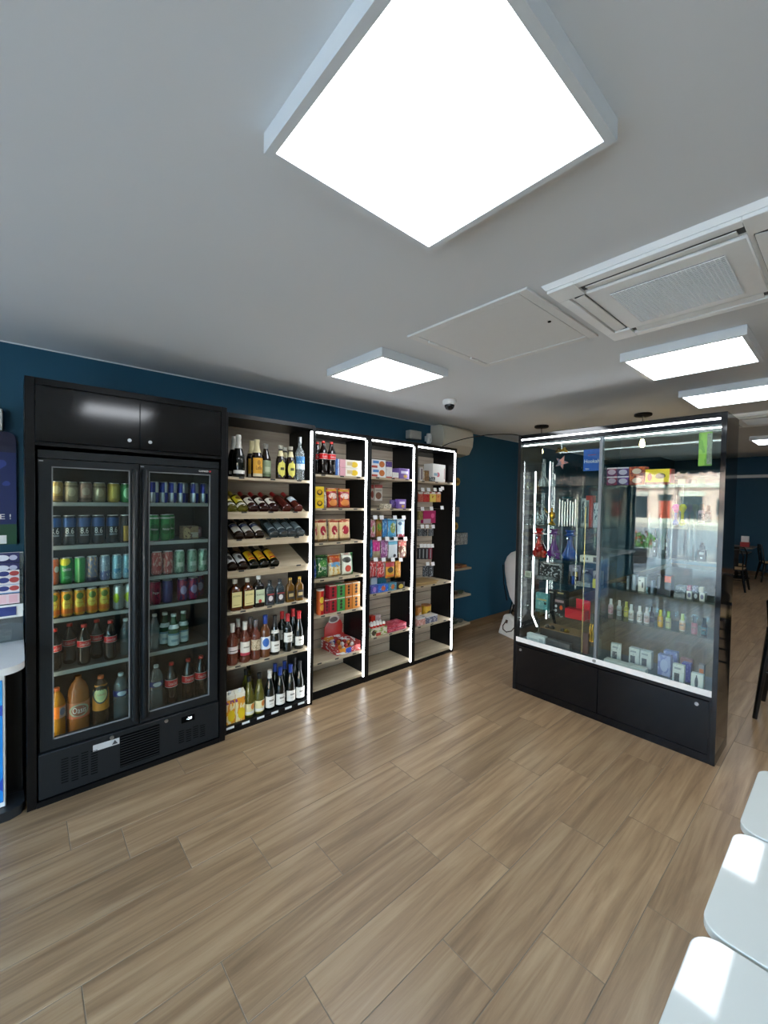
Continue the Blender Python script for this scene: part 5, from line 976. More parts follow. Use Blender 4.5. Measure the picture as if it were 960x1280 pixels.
# shelf 1.04
gs1 = PR('grey_metal_box', '6a747e', [('r', .3, .7, 0, 1, '8a949c')], .3, .4)
for i, (x0, x1, h, mt, nm) in enumerate(((783, 786.5, .10, gs1, 'slim grey metal case'), (789.5, 795, .115, gs1, 'tall grey metal case'), (797.5, 805.5, .105, PR('white_vape_box', 'd6d8d2', [('e', .7, .45, .14, .22, '3a3c3e'), ('r', .1, .4, .7, .8, '8a8c88')], .4), 'white box with dark device print'), (813, 817, .09, gs1, 'low grey metal case'))): sbox(x0, x1, RZ[3], h, 3.47, .05, mt, 'vape_box', nm+' on the fourth right showcase shelf')
sbox(821, 838.5, RZ[3], .14, 3.455, .08, PR('black_orange_box', '23262c', [('r', .55, 1, .68, 1, 'd8582c'), ('e', .5, .5, .1, .2, '0c0d0f')], .35), 'vape_box', 'black box with orange corner on the right showcase shelf')
for i in range(3): sbox(842+i*1.2, 856+i*.8, RZ[3]+i*.0265, .026, 3.46, .09, PR('flat_grey_%d' % i, ('8a9298', '5a6268', '767e86')[i], [('n', 6, .6, 'a8b0b4')], .3), 'flat_case', 'flat grey case in a stack of three, %s' % ('bottom', 'middle', 'top')[i], 'case')
for i, x in enumerate((858, 866, 874)): sbox(x, x+6.8, RZ[3], .055, 3.46, .07, PR('white_pod_%d' % (i % 2), ('d4d6d4', '2a2c30')[i % 2], [('e', .5, .5, .3, .3, ('6a6a8a', 'c9ccd0')[i % 2])], .35), 'pod_box', 'small %s pod box at right of the stacked cases, %s' % (('white', 'black')[i % 2], ORD[i]), 'box')
for i, (x, c, n) in enumerate(((861, 'a84a6a', 'pink'), (868, '5a5a8c', 'violet'), (876, 'c9c4b4', 'cream'))): sbox(x-2.8, x+2.8, RZ[3]+.056, .035, 3.465, .05, PR('pod_top_%d' % i, c, [('n', 6, .6, 'd8d8d8')], .35), 'pod_box', 'tiny %s box on top of the small pod boxes' % n, 'box')
# e-liquid bottles on .81
def eliq(key, body, cap, lab): return bottle('el_'+key, 'eliquid', .017, .118, M('el_'+key, body, .3), M('elc_'+key, cap, .4), .64, PR('ell_'+key, lab, [('n', 6, .55, body), ('r', .2, .8, .6, .75, '8a8078')], .4), (.08, .5), 90)
for i, (px, k, b_, c, l, ds, du) in enumerate(((763.5, 'a', 'c9b4b8', 'd8dcdc', 'c08a94', 'pinkish', .10), (774, 'b', 'b8c0c4', 'c9ced0', '9aa0a4', 'grey', .10), (783, 'c', 'a8a858', 'c9c860', 'c0b85a', 'olive', .10), (789, 'd', 'd4d6d4', 'dfe2e0', 'a89c94', 'white', .03), (799.5, 'e', 'd4d6d4', 'dfe2e0', 'b0a49c', 'white', .03), (808.5, 'f', 'ccc8c4', 'd4d0c8', 'c09a94', 'cream', .03), (815, 'g', '3a2f38', '1f1a20', '5a4a54', 'dark', .09), (825.5, 'h', 'c99a2c', 'e0cf14', 'd0a83c', 'yellow capped', .02), (835.5, 'i', 'b8c890', '9ac03c', 'c9bc90', 'green capped', .02), (853, 'j', 'd4ccb4', 'c0d48c', 'd8a480', 'pale green capped', .02), (868, 'k', 'a86a78', '5a5e62', 'b0828c', 'rose', .01), (880.5, 'l', '20262a', '14161a', '4a7a80', 'black', .01))): sput(eliq(k, b_, c, l), px, RZ[4], 3.45+du, 'liquid_bottle', '%s pointed dropper bottle, %s from left in the bottle row' % (ds, ORD[i]), 'bottle')
# floor of the right half
vb = PR('white_vape_carton', 'd9dbd8', [('r', .15, .6, .12, .55, '4a5058'), ('n', 9, .64, 'aeb2b2'), ('r', .15, .7, .75, .85, '9aa0a4')], .4)
sbox(763, 775, FZ, .135, 3.53, .04, vb, 'vape_carton', 'white tilted vape carton at left of the lower right row', rot=.25); sbox(786, 799, FZ, .13, 3.55, .05, vb, 'vape_carton', 'white vape carton, left of two side by side'); sbox(800, 814, FZ, .13, 3.55, .05, vb, 'vape_carton', 'white vape carton, right of two side by side')
vp = PR('violet_carton', '8088c0', [('n', 3, .5, 'a8b0d8'), ('e', .5, .5, .3, .3, 'b8c0e0')], .3); vp2 = PR('purple_carton', '5a52a8', [('n', 4, .6, '8a80c8')], .3)
sbox(822, 838, FZ, .15, 3.50, .05, vp, 'vape_carton', 'pale violet carton in the lower right of the showcase'); sbox(829, 846, FZ, .165, 3.575, .05, vp, 'vape_carton', 'pale blue violet carton standing behind another'); sbox(852, 863, FZ, .13, 3.50, .05, vp2, 'vape_carton', 'purple carton behind the white front carton'); sbox(850, 864.5, FZ, .14, 3.57, .04, PR('rose_carton', 'a8787c', [('n', 4, .6, 'c9a0a0')], .3), 'vape_carton', 'dull rose carton behind the purple carton')
sbox(840.5, 855, FZ, .135, 3.415, .035, vb, 'vape_carton', 'white vape carton standing at the front glass'); sbox(863.5, 879, FZ, .11, 3.402, .035, PR('white_device_print', 'dcdedc', [('e', .45, .45, .14, .36, '2f3440'), ('r', .4, .5, .7, .9, '2f3440')], .4), 'vape_carton', 'white carton with dark device print in the right corner')
sbox(873, 880, FZ, .16, 3.47, .03, PR('orange_candle_box', '8a8480', [('r', .1, .9, .45, .8, 'd8784a')], .4), 'vape_carton', 'grey and orange narrow box behind the corner carton')
for i, (x0, x1) in enumerate(((754.5, 770.5), (771, 788), (788.5, 806.5))): sbox(x0, x1, FZ, .035, 3.405, .07, PR('tray_white', 'd6d6cf', [('r', .25, .75, .1, .5, '8f908c')], .4), 'tester_tray', 'long white tester tray along the front glass, %s of three' % ('left', 'middle', 'right')[i], 'tray')
# left half ---------------------------------------------------------
def hookah(px, z, u, mat, label, h=.24, r=.058):
    r *= 1.1; v = min(v_at(px, u, z+h/2), y1-r-.003); o = thing('hookah', label, 'hookah', (u, v, z+.0005), G6)
    MB().lathe([(0, 0), (r*.9, 0), (r, .012), (r*.98, .03), (r*.72, h*.26), (r*.42, h*.44), (r*.30, h*.6), (r*.34, h*.72), (r*.30, h*.76)], 20, (u, v, z+.0005)).build('vase', mat, o)
    MB().lathe([(r*.30, h*.76), (r*.8, h*.785), (r*.95, h*.82), (r*.5, h*.86), (r*.42, h*.9), (r*.66, h*.97), (r*.6, h), (0, h)], 18, (u, v, z+.0005)).build('collar', mat, o)
    MB().cyl((u-r*.3, v, z+h*.66), (u-r*.85, v, z+h*.72), .008, 10).build('hose_port', CHR, o)
RG, PG, BLG, DR = M('red_hookah_glass', 'b81f1c', .12, coat=.5), M('purple_hookah_glass', '5a1f72', .12, coat=.5), M('blue_hookah_glass', '1a4a9a', .12, coat=.5), M('dark_red_hookah_glass', '4a1418', .15, coat=.5)
hookah(660.5, LZ[2], 3.645, DR, 'dark red hookah vase nearest the left showcase edge', .235, .052); hookah(673.5, LZ[2], 3.52, RG, 'bright red hookah vase in the showcase', .245, .05); hookah(692.5, LZ[2], 3.60, PG, 'purple hookah vase in the showcase', .245, .054); hookah(712.5, LZ[2], 3.55, BLG, 'blue hookah vase in the showcase', .245, .06)
for i, (px, mt, c) in enumerate(((669.5, RG, 'red'), (680, RG, 'red'), (697, PG, 'purple'))):
    v = v_at(px, 3.44, LZ[2]+.03); tag(MB().lathe([(0, 0), (.016, 0), (.02, .01), (.012, .022), (.024, .04), (.026, .055), (0, .05)], 12, (3.44, v, LZ[2]+.0005)).build('tobacco_bowl', mt), 'small %s hookah bowl in front of the vases, %s from left' % (c, ORD[i]), 'bowl', G6)
def bong(px, z, u, h, label):
    v = min(v_at(px, u, z+h/2), y1-.055); G = glassmat('bong_glass', 'dfe8e8', .12, .02, 'b8c4c6', .14)
    tag(MB().lathe([(0, 0), (.045, 0), (.052, .02), (.046, .06), (.02, .10), (.017, h*.8), (.022, h*.82), (.017, h*.84), (.02, h), (.017, h)], 18, (u, v, z+.0005)).build('glass_bong', G), label, 'bong', G6)
bong(662, LZ[1], 3.67, .28, 'clear glass water pipe at the upper left of the showcase'); bong(670.5, LZ[1], 3.46, .2, 'shorter clear glass water pipe beside the light tube'); bong(664, LZ[0], 3.67, .26, 'clear glass water pipe on the top left shelf')
# gold hookah top, chrome tube bundle, pattern boxes
v = v_at(690, 3.52, 1.58); o = thing('gold_hookah_stem', 'gold hookah stem piece on the upper left shelf', 'hookah', (3.52, v, LZ[1]), G6)
GO = M('polished_gold', 'b8912c', .22, metal=.9)
MB().lathe([(0, 0), (.03, 0), (.032, .012), (.010, .03), (.009, .05), (.026, .065), (.028, .09), (.024, .11), (.008, .118), (.007, .15), (0, .15)], 16, (3.52, v, LZ[1]+.0005)).build('stem', GO, o); MB().tube([(3.515, v+.02, LZ[1]+.10), (3.50, v+.045, LZ[1]+.12), (3.49, v+.055, LZ[1]+.15)], .006, 8).build('side_port', GO, o)
for i in range(7):
    v = v_at(699.5+i*3.3, 3.58, 1.6); o = MB().cyl((3.58, v, LZ[1]+.0005), (3.58, v, LZ[1]+.23-.012*(i % 3)), .0085, 10).build('chrome_tube', CHR); tag(o, 'upright chrome hookah tube in the bundle of seven, %s from left' % ORD[i], 'tube', G6)
o = thing('blue_tray', 'small teal metal tray lying across the chrome tubes', 'tray', (3.57, v_at(698, 3.57, 1.73), 1.726), G6); va, vb_ = v_at(721, 3.58, 1.73), v_at(699, 3.58, 1.73)
MB().lathe([(0, 0), (.03, 0), (.05, .008), (.052, .012), (.03, .005), (0, .004)], 18, (3.58, (va+vb_)/2, 1.7255)).build('dish', M('teal_metal', '2a8aa0', .3, metal=.6), o)
sbox(726, 731.5, LZ[1], .235, 3.60, .06, PR('strip_box', 'a8b4b8', [('r', .2, .8, .1, .9, '4a5a68'), ('n', 7, .6, 'c9d2d4')], .35), 'tall_box', 'tall grey patterned box beside the chrome tubes', 'box'); sbox(732, 740.5, LZ[1], .26, 3.60, .06, PR('red_strip_box', 'a8322c', [('r', 0, .5, 0, .85, '9aa8ae'), ('r', .1, .4, .1, .8, '5a6a72')], .35), 'tall_box', 'tall red and grey box on the upper left shelf', 'box'); sbox(741.5, 750, LZ[1], .2, 3.54, .05, PR('blue_frame_box', 'b8c8d8', [('r', .08, .92, .05, .95, 'c8d2d8'), ('n', 7, .56, '3a4a60')], .35), 'tall_box', 'pale blue framed box near the middle stile', 'box')
c = pu(702, 578, 3.60); o = thing('star_ornament', 'pink and grey star ornament hanging at the upper left', 'ornament', (3.60, c.y, c.z), G6)
MB().prism([(.062*(1 if k % 2 == 0 else .42)*math.cos(PI/2+k*PI/5+.4), .062*(1 if k % 2 == 0 else .42)*math.sin(PI/2+k*PI/5+.4)) for k in range(10)], lambda a, b: (3.595, c.y+a, c.z+b), lambda a, b: (3.605, c.y+a, c.z+b)).build('star', PR('star_print', '8a7a88', [('n', 3, .5, 'd88a7c'), ('n', 4, .62, '3a5a78')], .3), o); MB().cyl((3.60, c.y, c.z+.05), (3.60, c.y, 2.2325), .0015, 6).build('thread', CHR, o)
c = pu(702, 563, 3.60); o = thing('gold_bow', 'small gold foil bow hanging above the star', 'ornament', (3.52, c.y, c.z), G6); c = pu(702, 563, 3.52)
MB().tube([(3.52, c.y-.05, c.z-.012), (3.52, c.y-.03, c.z+.02), (3.52, c.y, c.z), (3.52, c.y+.03, c.z+.02), (3.52, c.y+.05, c.z-.012), (3.52, c.y, c.z), (3.52, c.y-.05, c.z-.012)], .008, 8).build('ribbon', GO, o); MB().cyl((3.52, c.y, c.z+.005), (3.52, c.y, 2.2325), .0015, 6).build('thread', CHR, o)
o = thing('hookah_hose_rod', 'long gold rod leaning upright in the left half', 'rod', (3.47, v_at(732, 3.47, 1.3), 1.0185), G6); v = v_at(731.5, 3.47, 1.3)
# (rods pass in front of the shelf edges)
MB().cyl((3.40, v_at(729.5, 3.40, 1.02), FZ+.0005), (3.404, v_at(732, 3.404, 1.6), 1.66), .0042, 8).build('rod', M('pale_gold_rod', 'd2b878', .25, metal=.7), o)
# shelf 1.213 right: white box; shelf 1.018
sbox(725, 748, LZ[2], .05, 3.46, .08, PR('white_device_row', 'd8dad6', [('e', .2, .5, .04, .2, '3a3a3a'), ('e', .4, .5, .04, .2, '3a3a3a'), ('r', .72, .9, .1, .9, '23252a')], .4), 'device_box', 'low white device box right of the blue hookah', 'box')
for i, (x0, x1, h, mt, ds) in enumerate(((655.5, 668, .14, PR('grey_speckled', '8a8a8c', [('n', 8, .5, '6c6c70')], .5), 'speckled grey box at the left of the third shelf'), (675, 700, .13, PR('black_figures', '17181a', [('n', 7, .58, 'b8bcc0'), ('r', .2, .9, .9, .97, 'c8cacc')], .35), 'black box with white figures in the showcase'), (711, 726, .135, PR('grey_violet_box', '6a6a80', [('r', .3, .8, .65, .85, 'a8a8bc')], .35), 'grey violet box on the third left shelf'), (727, 737, .12, PR('grey_violet_box2', '5c5c72', [('r', .1, .8, .7, .9, 'c8c8d4')], .35), 'smaller grey violet box on the third left shelf'), (741, 750.5, .11, PR('white_coffee_box', 'b8b8b4', [('e', .5, .5, .28, .3, '2f2f30')], .4), 'grey white box with dark round print'))): sbox(x0, x1, LZ[3], h, 3.58, .07, mt, 'display_box', ds, 'box')
sbox(671, 694, LZ[3], .03, 3.44, .06, PR('metal_tray_mat', '8a9094', [('n', 5, .56, 'd0d4d6')], .2, .7), 'silver_scale', 'flat silver pocket scale at the front of the third shelf', 'scale'); sbox(656, 664, LZ[3], .05, 3.44, .03, PR('cream_card', 'd0d0c0', [('r', .2, .8, .2, .8, 'a8a898')], .5), 'price_card', 'cream card at the left front of the third shelf', 'card')
for i, px in enumerate((712, 716.5, 720.5)): sput(bottle('vial%d' % i, 'eliquid', .013, .1, M('vial_%d' % i, ('1c1e22', '22489a', '2a2420')[i], .2), M('vialc_%d' % i, ('2a2c30', '16181c', 'b8963a')[i], .3), .66), px, LZ[3], 3.46, 'small_vial', '%s small vial in front of the violet boxes' % ('black', 'blue', 'gold capped')[i], 'bottle')
sbox(720.5, 738, LZ[3], .035, 3.405, .04, PR('grey_scale', '7c8284', [('n', 6, .6, 'b0b4b4')], .35), 'grinder_tin', 'flat grey tin at the front edge of the third shelf', 'tin'); sbox(740.5, 744.5, LZ[3], .072, 3.42, .02, M('yellow_lighter_card', 'd8d23c', .4), 'lighter', 'bright yellow lighter at the front of the third shelf', 'lighter')
hb = bottle('helm', 'round', .045, .11, M('grey_round_jar', '5c6064', .25), M('dark_cap', '1c1c1e', .4), .86, None); sput(hb, 734, LZ[3], 3.50, 'round_jar', 'round grey jar behind the flat tin', 'jar')
# shelf .737
sbox(669.5, 684.5, LZ[4], .145, 3.50, .04, PR('teal_carton', '5c9a9e', [('r', .1, .9, .55, .65, 'b8a878'), ('n', 6, .6, '86b8b8'), ('e', .8, .4, .1, .08, '23302f')], .4), 'rolling_kit_box', 'teal box on the lowest left showcase shelf', 'box'); sbox(685.5, 692, LZ[4], .175, 3.56, .05, PR('dark_text_box', '1d1c1b', [('r', .1, .9, .86, .92, 'a8a49c')], .4), 'black_box', 'narrow black box right of the teal box', 'box'); sbox(693, 708, LZ[4], .175, 3.60, .05, PR('dark_gold_box', '201e1a', [('r', .25, .75, .84, .91, 'b59a5c')], .4), 'black_box', 'black box with gold line on the lowest left shelf', 'box')
sbox(693, 706.5, LZ[4], .125, 3.48, .06, PR('pattern_dark_box', '2a2220', [('r', .05, .85, .78, .95, 'a88a8c'), ('e', .15, .5, .1, .1, 'd0d0d0'), ('e', .15, .2, .1, .1, 'b8b8c0'), ('e', .62, .45, .14, .16, 'd85a24')], .35), 'filter_box', 'dark box with orange emblem on the lowest left shelf', 'box')
t2 = thing('red_dispenser_box', 'open bright red dispenser box on the lowest left shelf', 'box', (3.45, v_at(720, 3.45, .8), LZ[4]+.0005), G6); a, b = v_at(707.5, 3.44, .78), v_at(732, 3.44, .78); RB = PR('red_dispenser', 'c4202a', [('r', .02, .98, .02, .06, 'e88a8a')], .3)
B(3.42, 3.50, b, a, LZ[4]+.0005, LZ[4]+.078).build('tray', RB, t2, bevel=.001); a2, b2 = v_at(717.5, 3.46, .86), v_at(735, 3.46, .86); B(3.501, 3.512, b2, a2, LZ[4]+.0005, LZ[4]+.155).build('lid_card', PR('red_lid', 'cf2430', [('e', .4, .75, .1, .1, 'e8d4d4'), ('e', .75, .5, .05, .06, 'e8d4d4')], .3), t2)
for i, px in enumerate((738.5, 741.5)):
    c = pu(px, 770, 3.40); o = MB().tube([(3.40, c.y, LZ[4]-.0062), (3.396, c.y+.004, LZ[4]-.05), (3.40, c.y-.004, LZ[4]-.10), (3.398, c.y, LZ[4]-.14)], [.004, .007, .006, .009], 8).build('key_chain', GO); tag(o, 'gold chain hanging under the lowest left shelf, %s' % ('left', 'right')[i], 'chain', G6)
# floor of left half
CARD = M('kraft_brown_lid', '8a6a42', .55, var=.08, scale=12)
t2 = thing('hookah_coal_box', 'large dark box with brown top on the showcase floor', 'box', (3.56, 1.7, FZ), G6); a, b = 1.835, 1.48
B(3.50, 3.70, b, a, FZ+.0002, FZ+.125).build('carton', PR('dark_grey_carton', '2c2c2d', [('n', 5, .6, '38383a')], .5), t2, bevel=.001); B(3.502, 3.698, b+.002, a-.002, FZ+.1252, FZ+.130).build('brown_top', CARD, t2)
sbox(658.5, 681, FZ, .075, 3.41, .05, PR('white_flat_carton', 'd2d6d8', [('r', .1, .6, .4, .5, 'a0a6aa'), ('r', .68, .9, .2, .7, 'b0b4b8')], .4), 'coal_carton', 'white carton at the front left of the showcase floor', 'box'); sbox(682, 712, FZ, .07, 3.41, .05, PR('grey_flat_carton', '55575a', [('n', 6, .62, '63666a')], .45), 'coal_carton', 'grey carton at the front of the showcase floor', 'box'); sbox(726, 735, FZ, .17, 3.50, .03, PR('brown_narrow', '6a4a44', [], .5), 'narrow_box', 'narrow brown upright box near the middle stile', 'box')
for i, px in enumerate((684, 690, 703, 708)):
    v = v_at(px, 3.53, FZ+.14); tag(MB().lathe([(0, 0), (.022, 0), (.024, .008), (.014, .02), (.010, .026), (0, .026)], 12, (3.535, v, FZ+.1305)).build('metal_grinder', (GO if i == 3 else M('dark_grinder', '3a3834', .3, metal=.6))), '%s small metal grinder on the brown topped box, %s from left' % (('gold' if i == 3 else 'dark'), ORD[i]), 'grinder', G6)
# ================================================================ WALL THINGS, STAND, FURNITURE
t = thing('junction_box', 'small grey box on the blue wall above the shelf units', 'box', (3.40, 3.35, 2.43)); c0, c1 = pv(513, 537, 3.27), pv(527, 550, 3.27)
B(c0.x, c1.x, 3.27, 3.349, c1.z, c0.z).build('housing', M('grey_box_plastic', 'a9a9a4', .5), t, bevel=.006); B(c0.x+.01, c1.x-.01, 3.266, 3.2698, c1.z+.01, c0.z-.01).build('cover', M('grey_box_plastic', 'a9a9a4', .5), t, bevel=.002)
t = thing('motion_sensor', 'white motion sensor on the blue wall beside the grey box', 'sensor', (3.6, 3.35, 2.42)); c = pv(537, 548, 3.29)
MB().lathe([(0, -.06), (.026, -.058), (.034, -.04), (.036, .03), (.03, .055), (0, .06)], 18, (c.x, 3.30, c.z), 1, .75).build('housing', WHITE, t); B(c.x-.02, c.x+.02, 3.325, 3.349, c.z-.03, c.z+.03).build('bracket', WHITE, t); B(c.x-.018, c.x+.018, 3.268, 3.2755, c.z-.035, c.z-.005).build('lens', M('sensor_lens', 'd4d4d0', .3), t)
t = thing('wall_air_conditioner', 'beige wall-mounted air conditioner by the ceiling past the shelf units', 'air conditioner', (4.1, 3.35, 2.35))
a0 = pv(553, 545, 3.16).x; a1 = pv(590.5, 545, 3.16).x; BE = M('beige_ac_plastic', 'c2bfb2', .45, var=.01)
P = [(3.349, 2.575), (3.19, 2.575), (3.155, 2.55), (3.14, 2.46), (3.15, 2.36), (3.20, 2.27), (3.349, 2.245)]
MB().prism(P, lambda y, z: (a0, y, z), lambda y, z: (a1, y, z)).build('body', BE, t, bevel=.004)
MB().prism([(3.149, 2.54), (3.134, 2.46), (3.136, 2.40), (3.140, 2.40), (3.142, 2.46), (3.154, 2.54)], lambda y, z: (a0+.02, y, z), lambda y, z: (a1-.02, y, z)).build('front_panel', BE, t)
MB().prism([(3.147, 2.36), (3.198, 2.268), (3.194, 2.262), (3.141, 2.358)], lambda y, z: (a0+.04, y, z), lambda y, z: (a1-.04, y, z)).build('louvre', BE, t)
t = thing('hanging_cable', 'thin black cable strung from the shelf units to the showcase', 'cable', (3.5, 2.5, 2.3)); A = Vector((3.45, 2.985, 2.279)); Bq = Vector((3.40, 2.010, 2.287))
MB().tube([A+(Bq-A)*(i/10)+Vector((0, 0, .055*math.sin(PI*i/10)**.7 if 0 < i < 10 else 0)) for i in range(11)], .0045, 6).build('cable', BLKS, t); B(A.x-.03, A.x+.03, A.y-.01, A.y+.02, 2.2755, 2.284).build('cable_clip', WHITE, t)
# ---- ticket stand at the left edge
st = thing('ticket_counter', 'white-topped ticket counter with blue panel beside the cooler', 'counter', (-.5, 2.9, 0)); rr = .09
poly = [(-1.25, 3.34), (-1.25, 2.50)]+[(.020-rr+rr*math.sin(a), 2.50+rr-rr*math.cos(a)) for a in [i*PI/2/8 for i in range(9)]]+[(.020, 3.34)]
MB().prism(poly, lambda x, y: (x, y, .868), lambda x, y: (x, y, .90)).build('counter_top', M('white_counter_top', 'dfe2e3', .3, var=.01), st)
B(-1.2, -.055, 2.895, 3.33, .05, .867).build('cabinet_body', WHITE, st, bevel=.004); B(-1.12, -.066, 2.890, 2.8945, .08, .72).build('front_poster', PR('blue_poster', '1f86d8', [('n', 2.2, .52, '2a50b4'), ('r', 0, 1, .8, 1, '3aa0e8')], .3), st)
MB().prism([(-1.25, 3.33), (-1.25, 2.84), (-.04, 2.84), (0, 2.86), (.018, 2.89), (.018, 3.33)], lambda x, y: (x, y, 0), lambda x, y: (x, y, .0495)).build('base', M('dark_stand_base', '23272b', .3), st)
B(-.054, .012, 3.0, 3.33, .05, .867).build('side_post', BLKS, st)
ab = thing('acrylic_box', 'clear acrylic drawer box on the ticket counter', 'box', (-.3, 3.05, .9)); GA = glassmat('acrylic_clear', 'd4dcdf', .08, .03, '9aa4a8', .2)
m = MB().box(-.6, .018, 2.95, 2.956, .9005, 1.02).box(-.6, .018, 3.18, 3.186, .9005, 1.02).box(-.6, -.594, 2.956, 3.18, .9005, 1.02).box(.012, .018, 2.956, 3.18, .9005, 1.02).box(-.594, .012, 2.956, 3.18, .9005, .906); m.build('box', GA, ab); B(-.6, .018, 2.95, 3.186, 1.0202, 1.026).build('lid', GA, ab)
B(-.28, -.03, 2.97, 3.12, .9065, .93).build('leaflets', PR('leaflets_print', '7c8074', [('n', 5, .52, 'b5b6a6')], .5), ab)
tk = thing('ticket_rack', 'stepped rack of scratch tickets above the acrylic box', 'rack', (-.3, 3.05, 1.03)); 
B(-.6, .018, 2.965, 3.10, 1.0265, 1.032).build('foot', WHITE, tk)
B(-.6, .018, 2.960, 2.964, 1.0265, 1.095).build('front_panel', WHITE, tk); B(-.6, .022, 3.106, 3.112, 1.0265, 1.36).build('back_panel', WHITE, tk)
tm = [PR('ticket_a', 'c9d2e4', [('r', 0, 1, 0, .45, '2a2c6a'), ('e', .8, .65, .12, .22, 'e8ecf4')], .4), PR('ticket_b', 'e2e0e6', [('e', .55, .6, .16, .3, '2f3a7c'), ('e', .85, .6, .14, .3, 'b84a4a'), ('r', 0, 1, 0, .12, '6a94c8')], .4), PR('ticket_c', '2b2d62', [('e', .5, .5, .2, .3, 'd8dcec'), ('e', .82, .5, .12, .26, 'b8bcd8')], .4), PR('ticket_d', 'e4ccd4', [('r', .05, .3, .1, .9, 'e8b8c4'), ('r', .38, .62, .1, .9, 'e6c0ca'), ('r', .7, .94, .1, .9, 'e2b4c0')], .4)]
for r_, (y, z, h) in enumerate(((2.9645, 1.100, .052), (2.985, 1.152, .045), (3.010, 1.190, .05), (3.035, 1.225, .045), (3.060, 1.255, .05), (3.085, 1.305, .055))):
    B(-.6, .018, y+.008, y+.012, 1.032, z+h-.004).build('divider', GA, tk)
    for k in range(4): x = .010-(k+1)*.148; B(x, x+.142, y+.002, y+.005, z, z+h).build('ticket', tm[[3, 1, 1, 1, 2, 2][r_]], tk)
B(-.12, -.01, 2.956, 2.9595, 1.038, 1.085).build('notice', M('navy_notice', '2a3a7a', .4), tk)
po = thing('stadium_poster', 'dark blue poster with green pitch on the wall left of the cooler', 'poster', (-.3, 3.33, 1.5)); c0, c1 = pv(20, 541, 3.325), pv(20, 680, 3.325); rr = .04
pl2 = [(-.9, c1.z), (c0.x, c1.z), (c0.x, c0.z-rr)]+[(c0.x-rr+rr*math.cos(a), c0.z-rr+rr*math.sin(a)) for a in [i*PI/2/6 for i in range(1, 7)]]+[(-.9, c0.z)]
MB().prism(pl2, lambda x, z: (x, 3.325, z), lambda x, z: (x, 3.349, z)).build('board', PR('stadium_print', '16275e', [('r', 0, 1, 0, .18, '1c4a34'), ('n', 4, .6, '2a3f8a'), ('r', 0, 1, .82, 1, '1a1f3c')], .35), po)
o = link('lettering', text_mesh('OUBLIE !', .20, .030, TXW), po); o.location = Vector((c0.x-.125, 3.3242, c1.z+.165))-origin(po); B(c0.x-.30, c0.x-.045, 3.3225, 3.3248, c1.z+.005, c1.z+.055).build('white_plate', PAPER, po)
w = thing('wall_speaker', 'small white box on the wall above the stadium poster', 'box', (-.2, 3.34, 2.1)); c0, c1 = pv(3.5, 510, 3.26), pv(3.5, 538, 3.26); B(-.30, c0.x, 3.27, 3.349, c1.z, c0.z).build('housing', WHITE, w, bevel=.012, seg=2); B(-.28, c0.x-.02, 3.266, 3.2698, c1.z+.02, c0.z-.02).build('front_cover', WHITE, w)
rp = thing('red_poster', 'tall red framed poster further left on the wall, seen in the showcase glass', 'poster', (-1.5, 3.33, 1.0)); B(-1.75, -1.30, 3.33, 3.349, 1.05, 2.0).build('frame', M('red_frame', 'a82a26', .4), rp); B(-1.69, -1.36, 3.326, 3.3298, 1.11, 1.94).build('sheet', PR('white_notice_sheet', 'd8dcde', [('n', 9, .56, '7a98b0')], .5), rp)
# ---- white cafe tables, right foreground
TW = M('white_gloss_table', 'd3d9d5', .05, var=.012, scale=4, spec=.4); TE = M('white_table_edge', 'd4d7d6', .35)
def table(u0, u1, v0, v1, z, label, rr=.05):
    t = thing('white_table', label, 'table', ((u0+u1)/2, (v0+v1)/2, 0), 'white rounded tables at the front'); p = []
    for cx, cy, a0 in ((u1-rr, v1-rr, 0), (u0+rr, v1-rr, 90), (u0+rr, v0+rr, 180), (u1-rr, v0+rr, 270)): p += [(cx+rr*math.cos(math.radians(a0+i*11.25)), cy+rr*math.sin(math.radians(a0+i*11.25))) for i in range(9)]
    MB().prism(p, lambda x, y: (x, y, z-.022), lambda x, y: (x, y, z)).build('table_top', TW, t, bevel=.0025, seg=2, smooth=False)
    cx, cy = (u0+u1)/2, (v0+v1)/2; MB().cyl((cx, cy, .02), (cx, cy, z-.022), .028, 16).build('pedestal', BLKS, t); MB().lathe([(0, 0), (.19, 0), (.19, .012), (.05, .02), (0, .02)], 24, (cx, cy, 0)).build('foot', BLKS, t)
table(1.548, 1.970, -.43, .1985, .76, 'white rounded table furthest from the camera of three'); table(1.120, 1.540, -.43, .2015, .76, 'middle one of three white rounded tables at lower right'); table(.690, 1.111, -.43, .2050, .76, 'white rounded table in the lower right corner, nearest the camera')
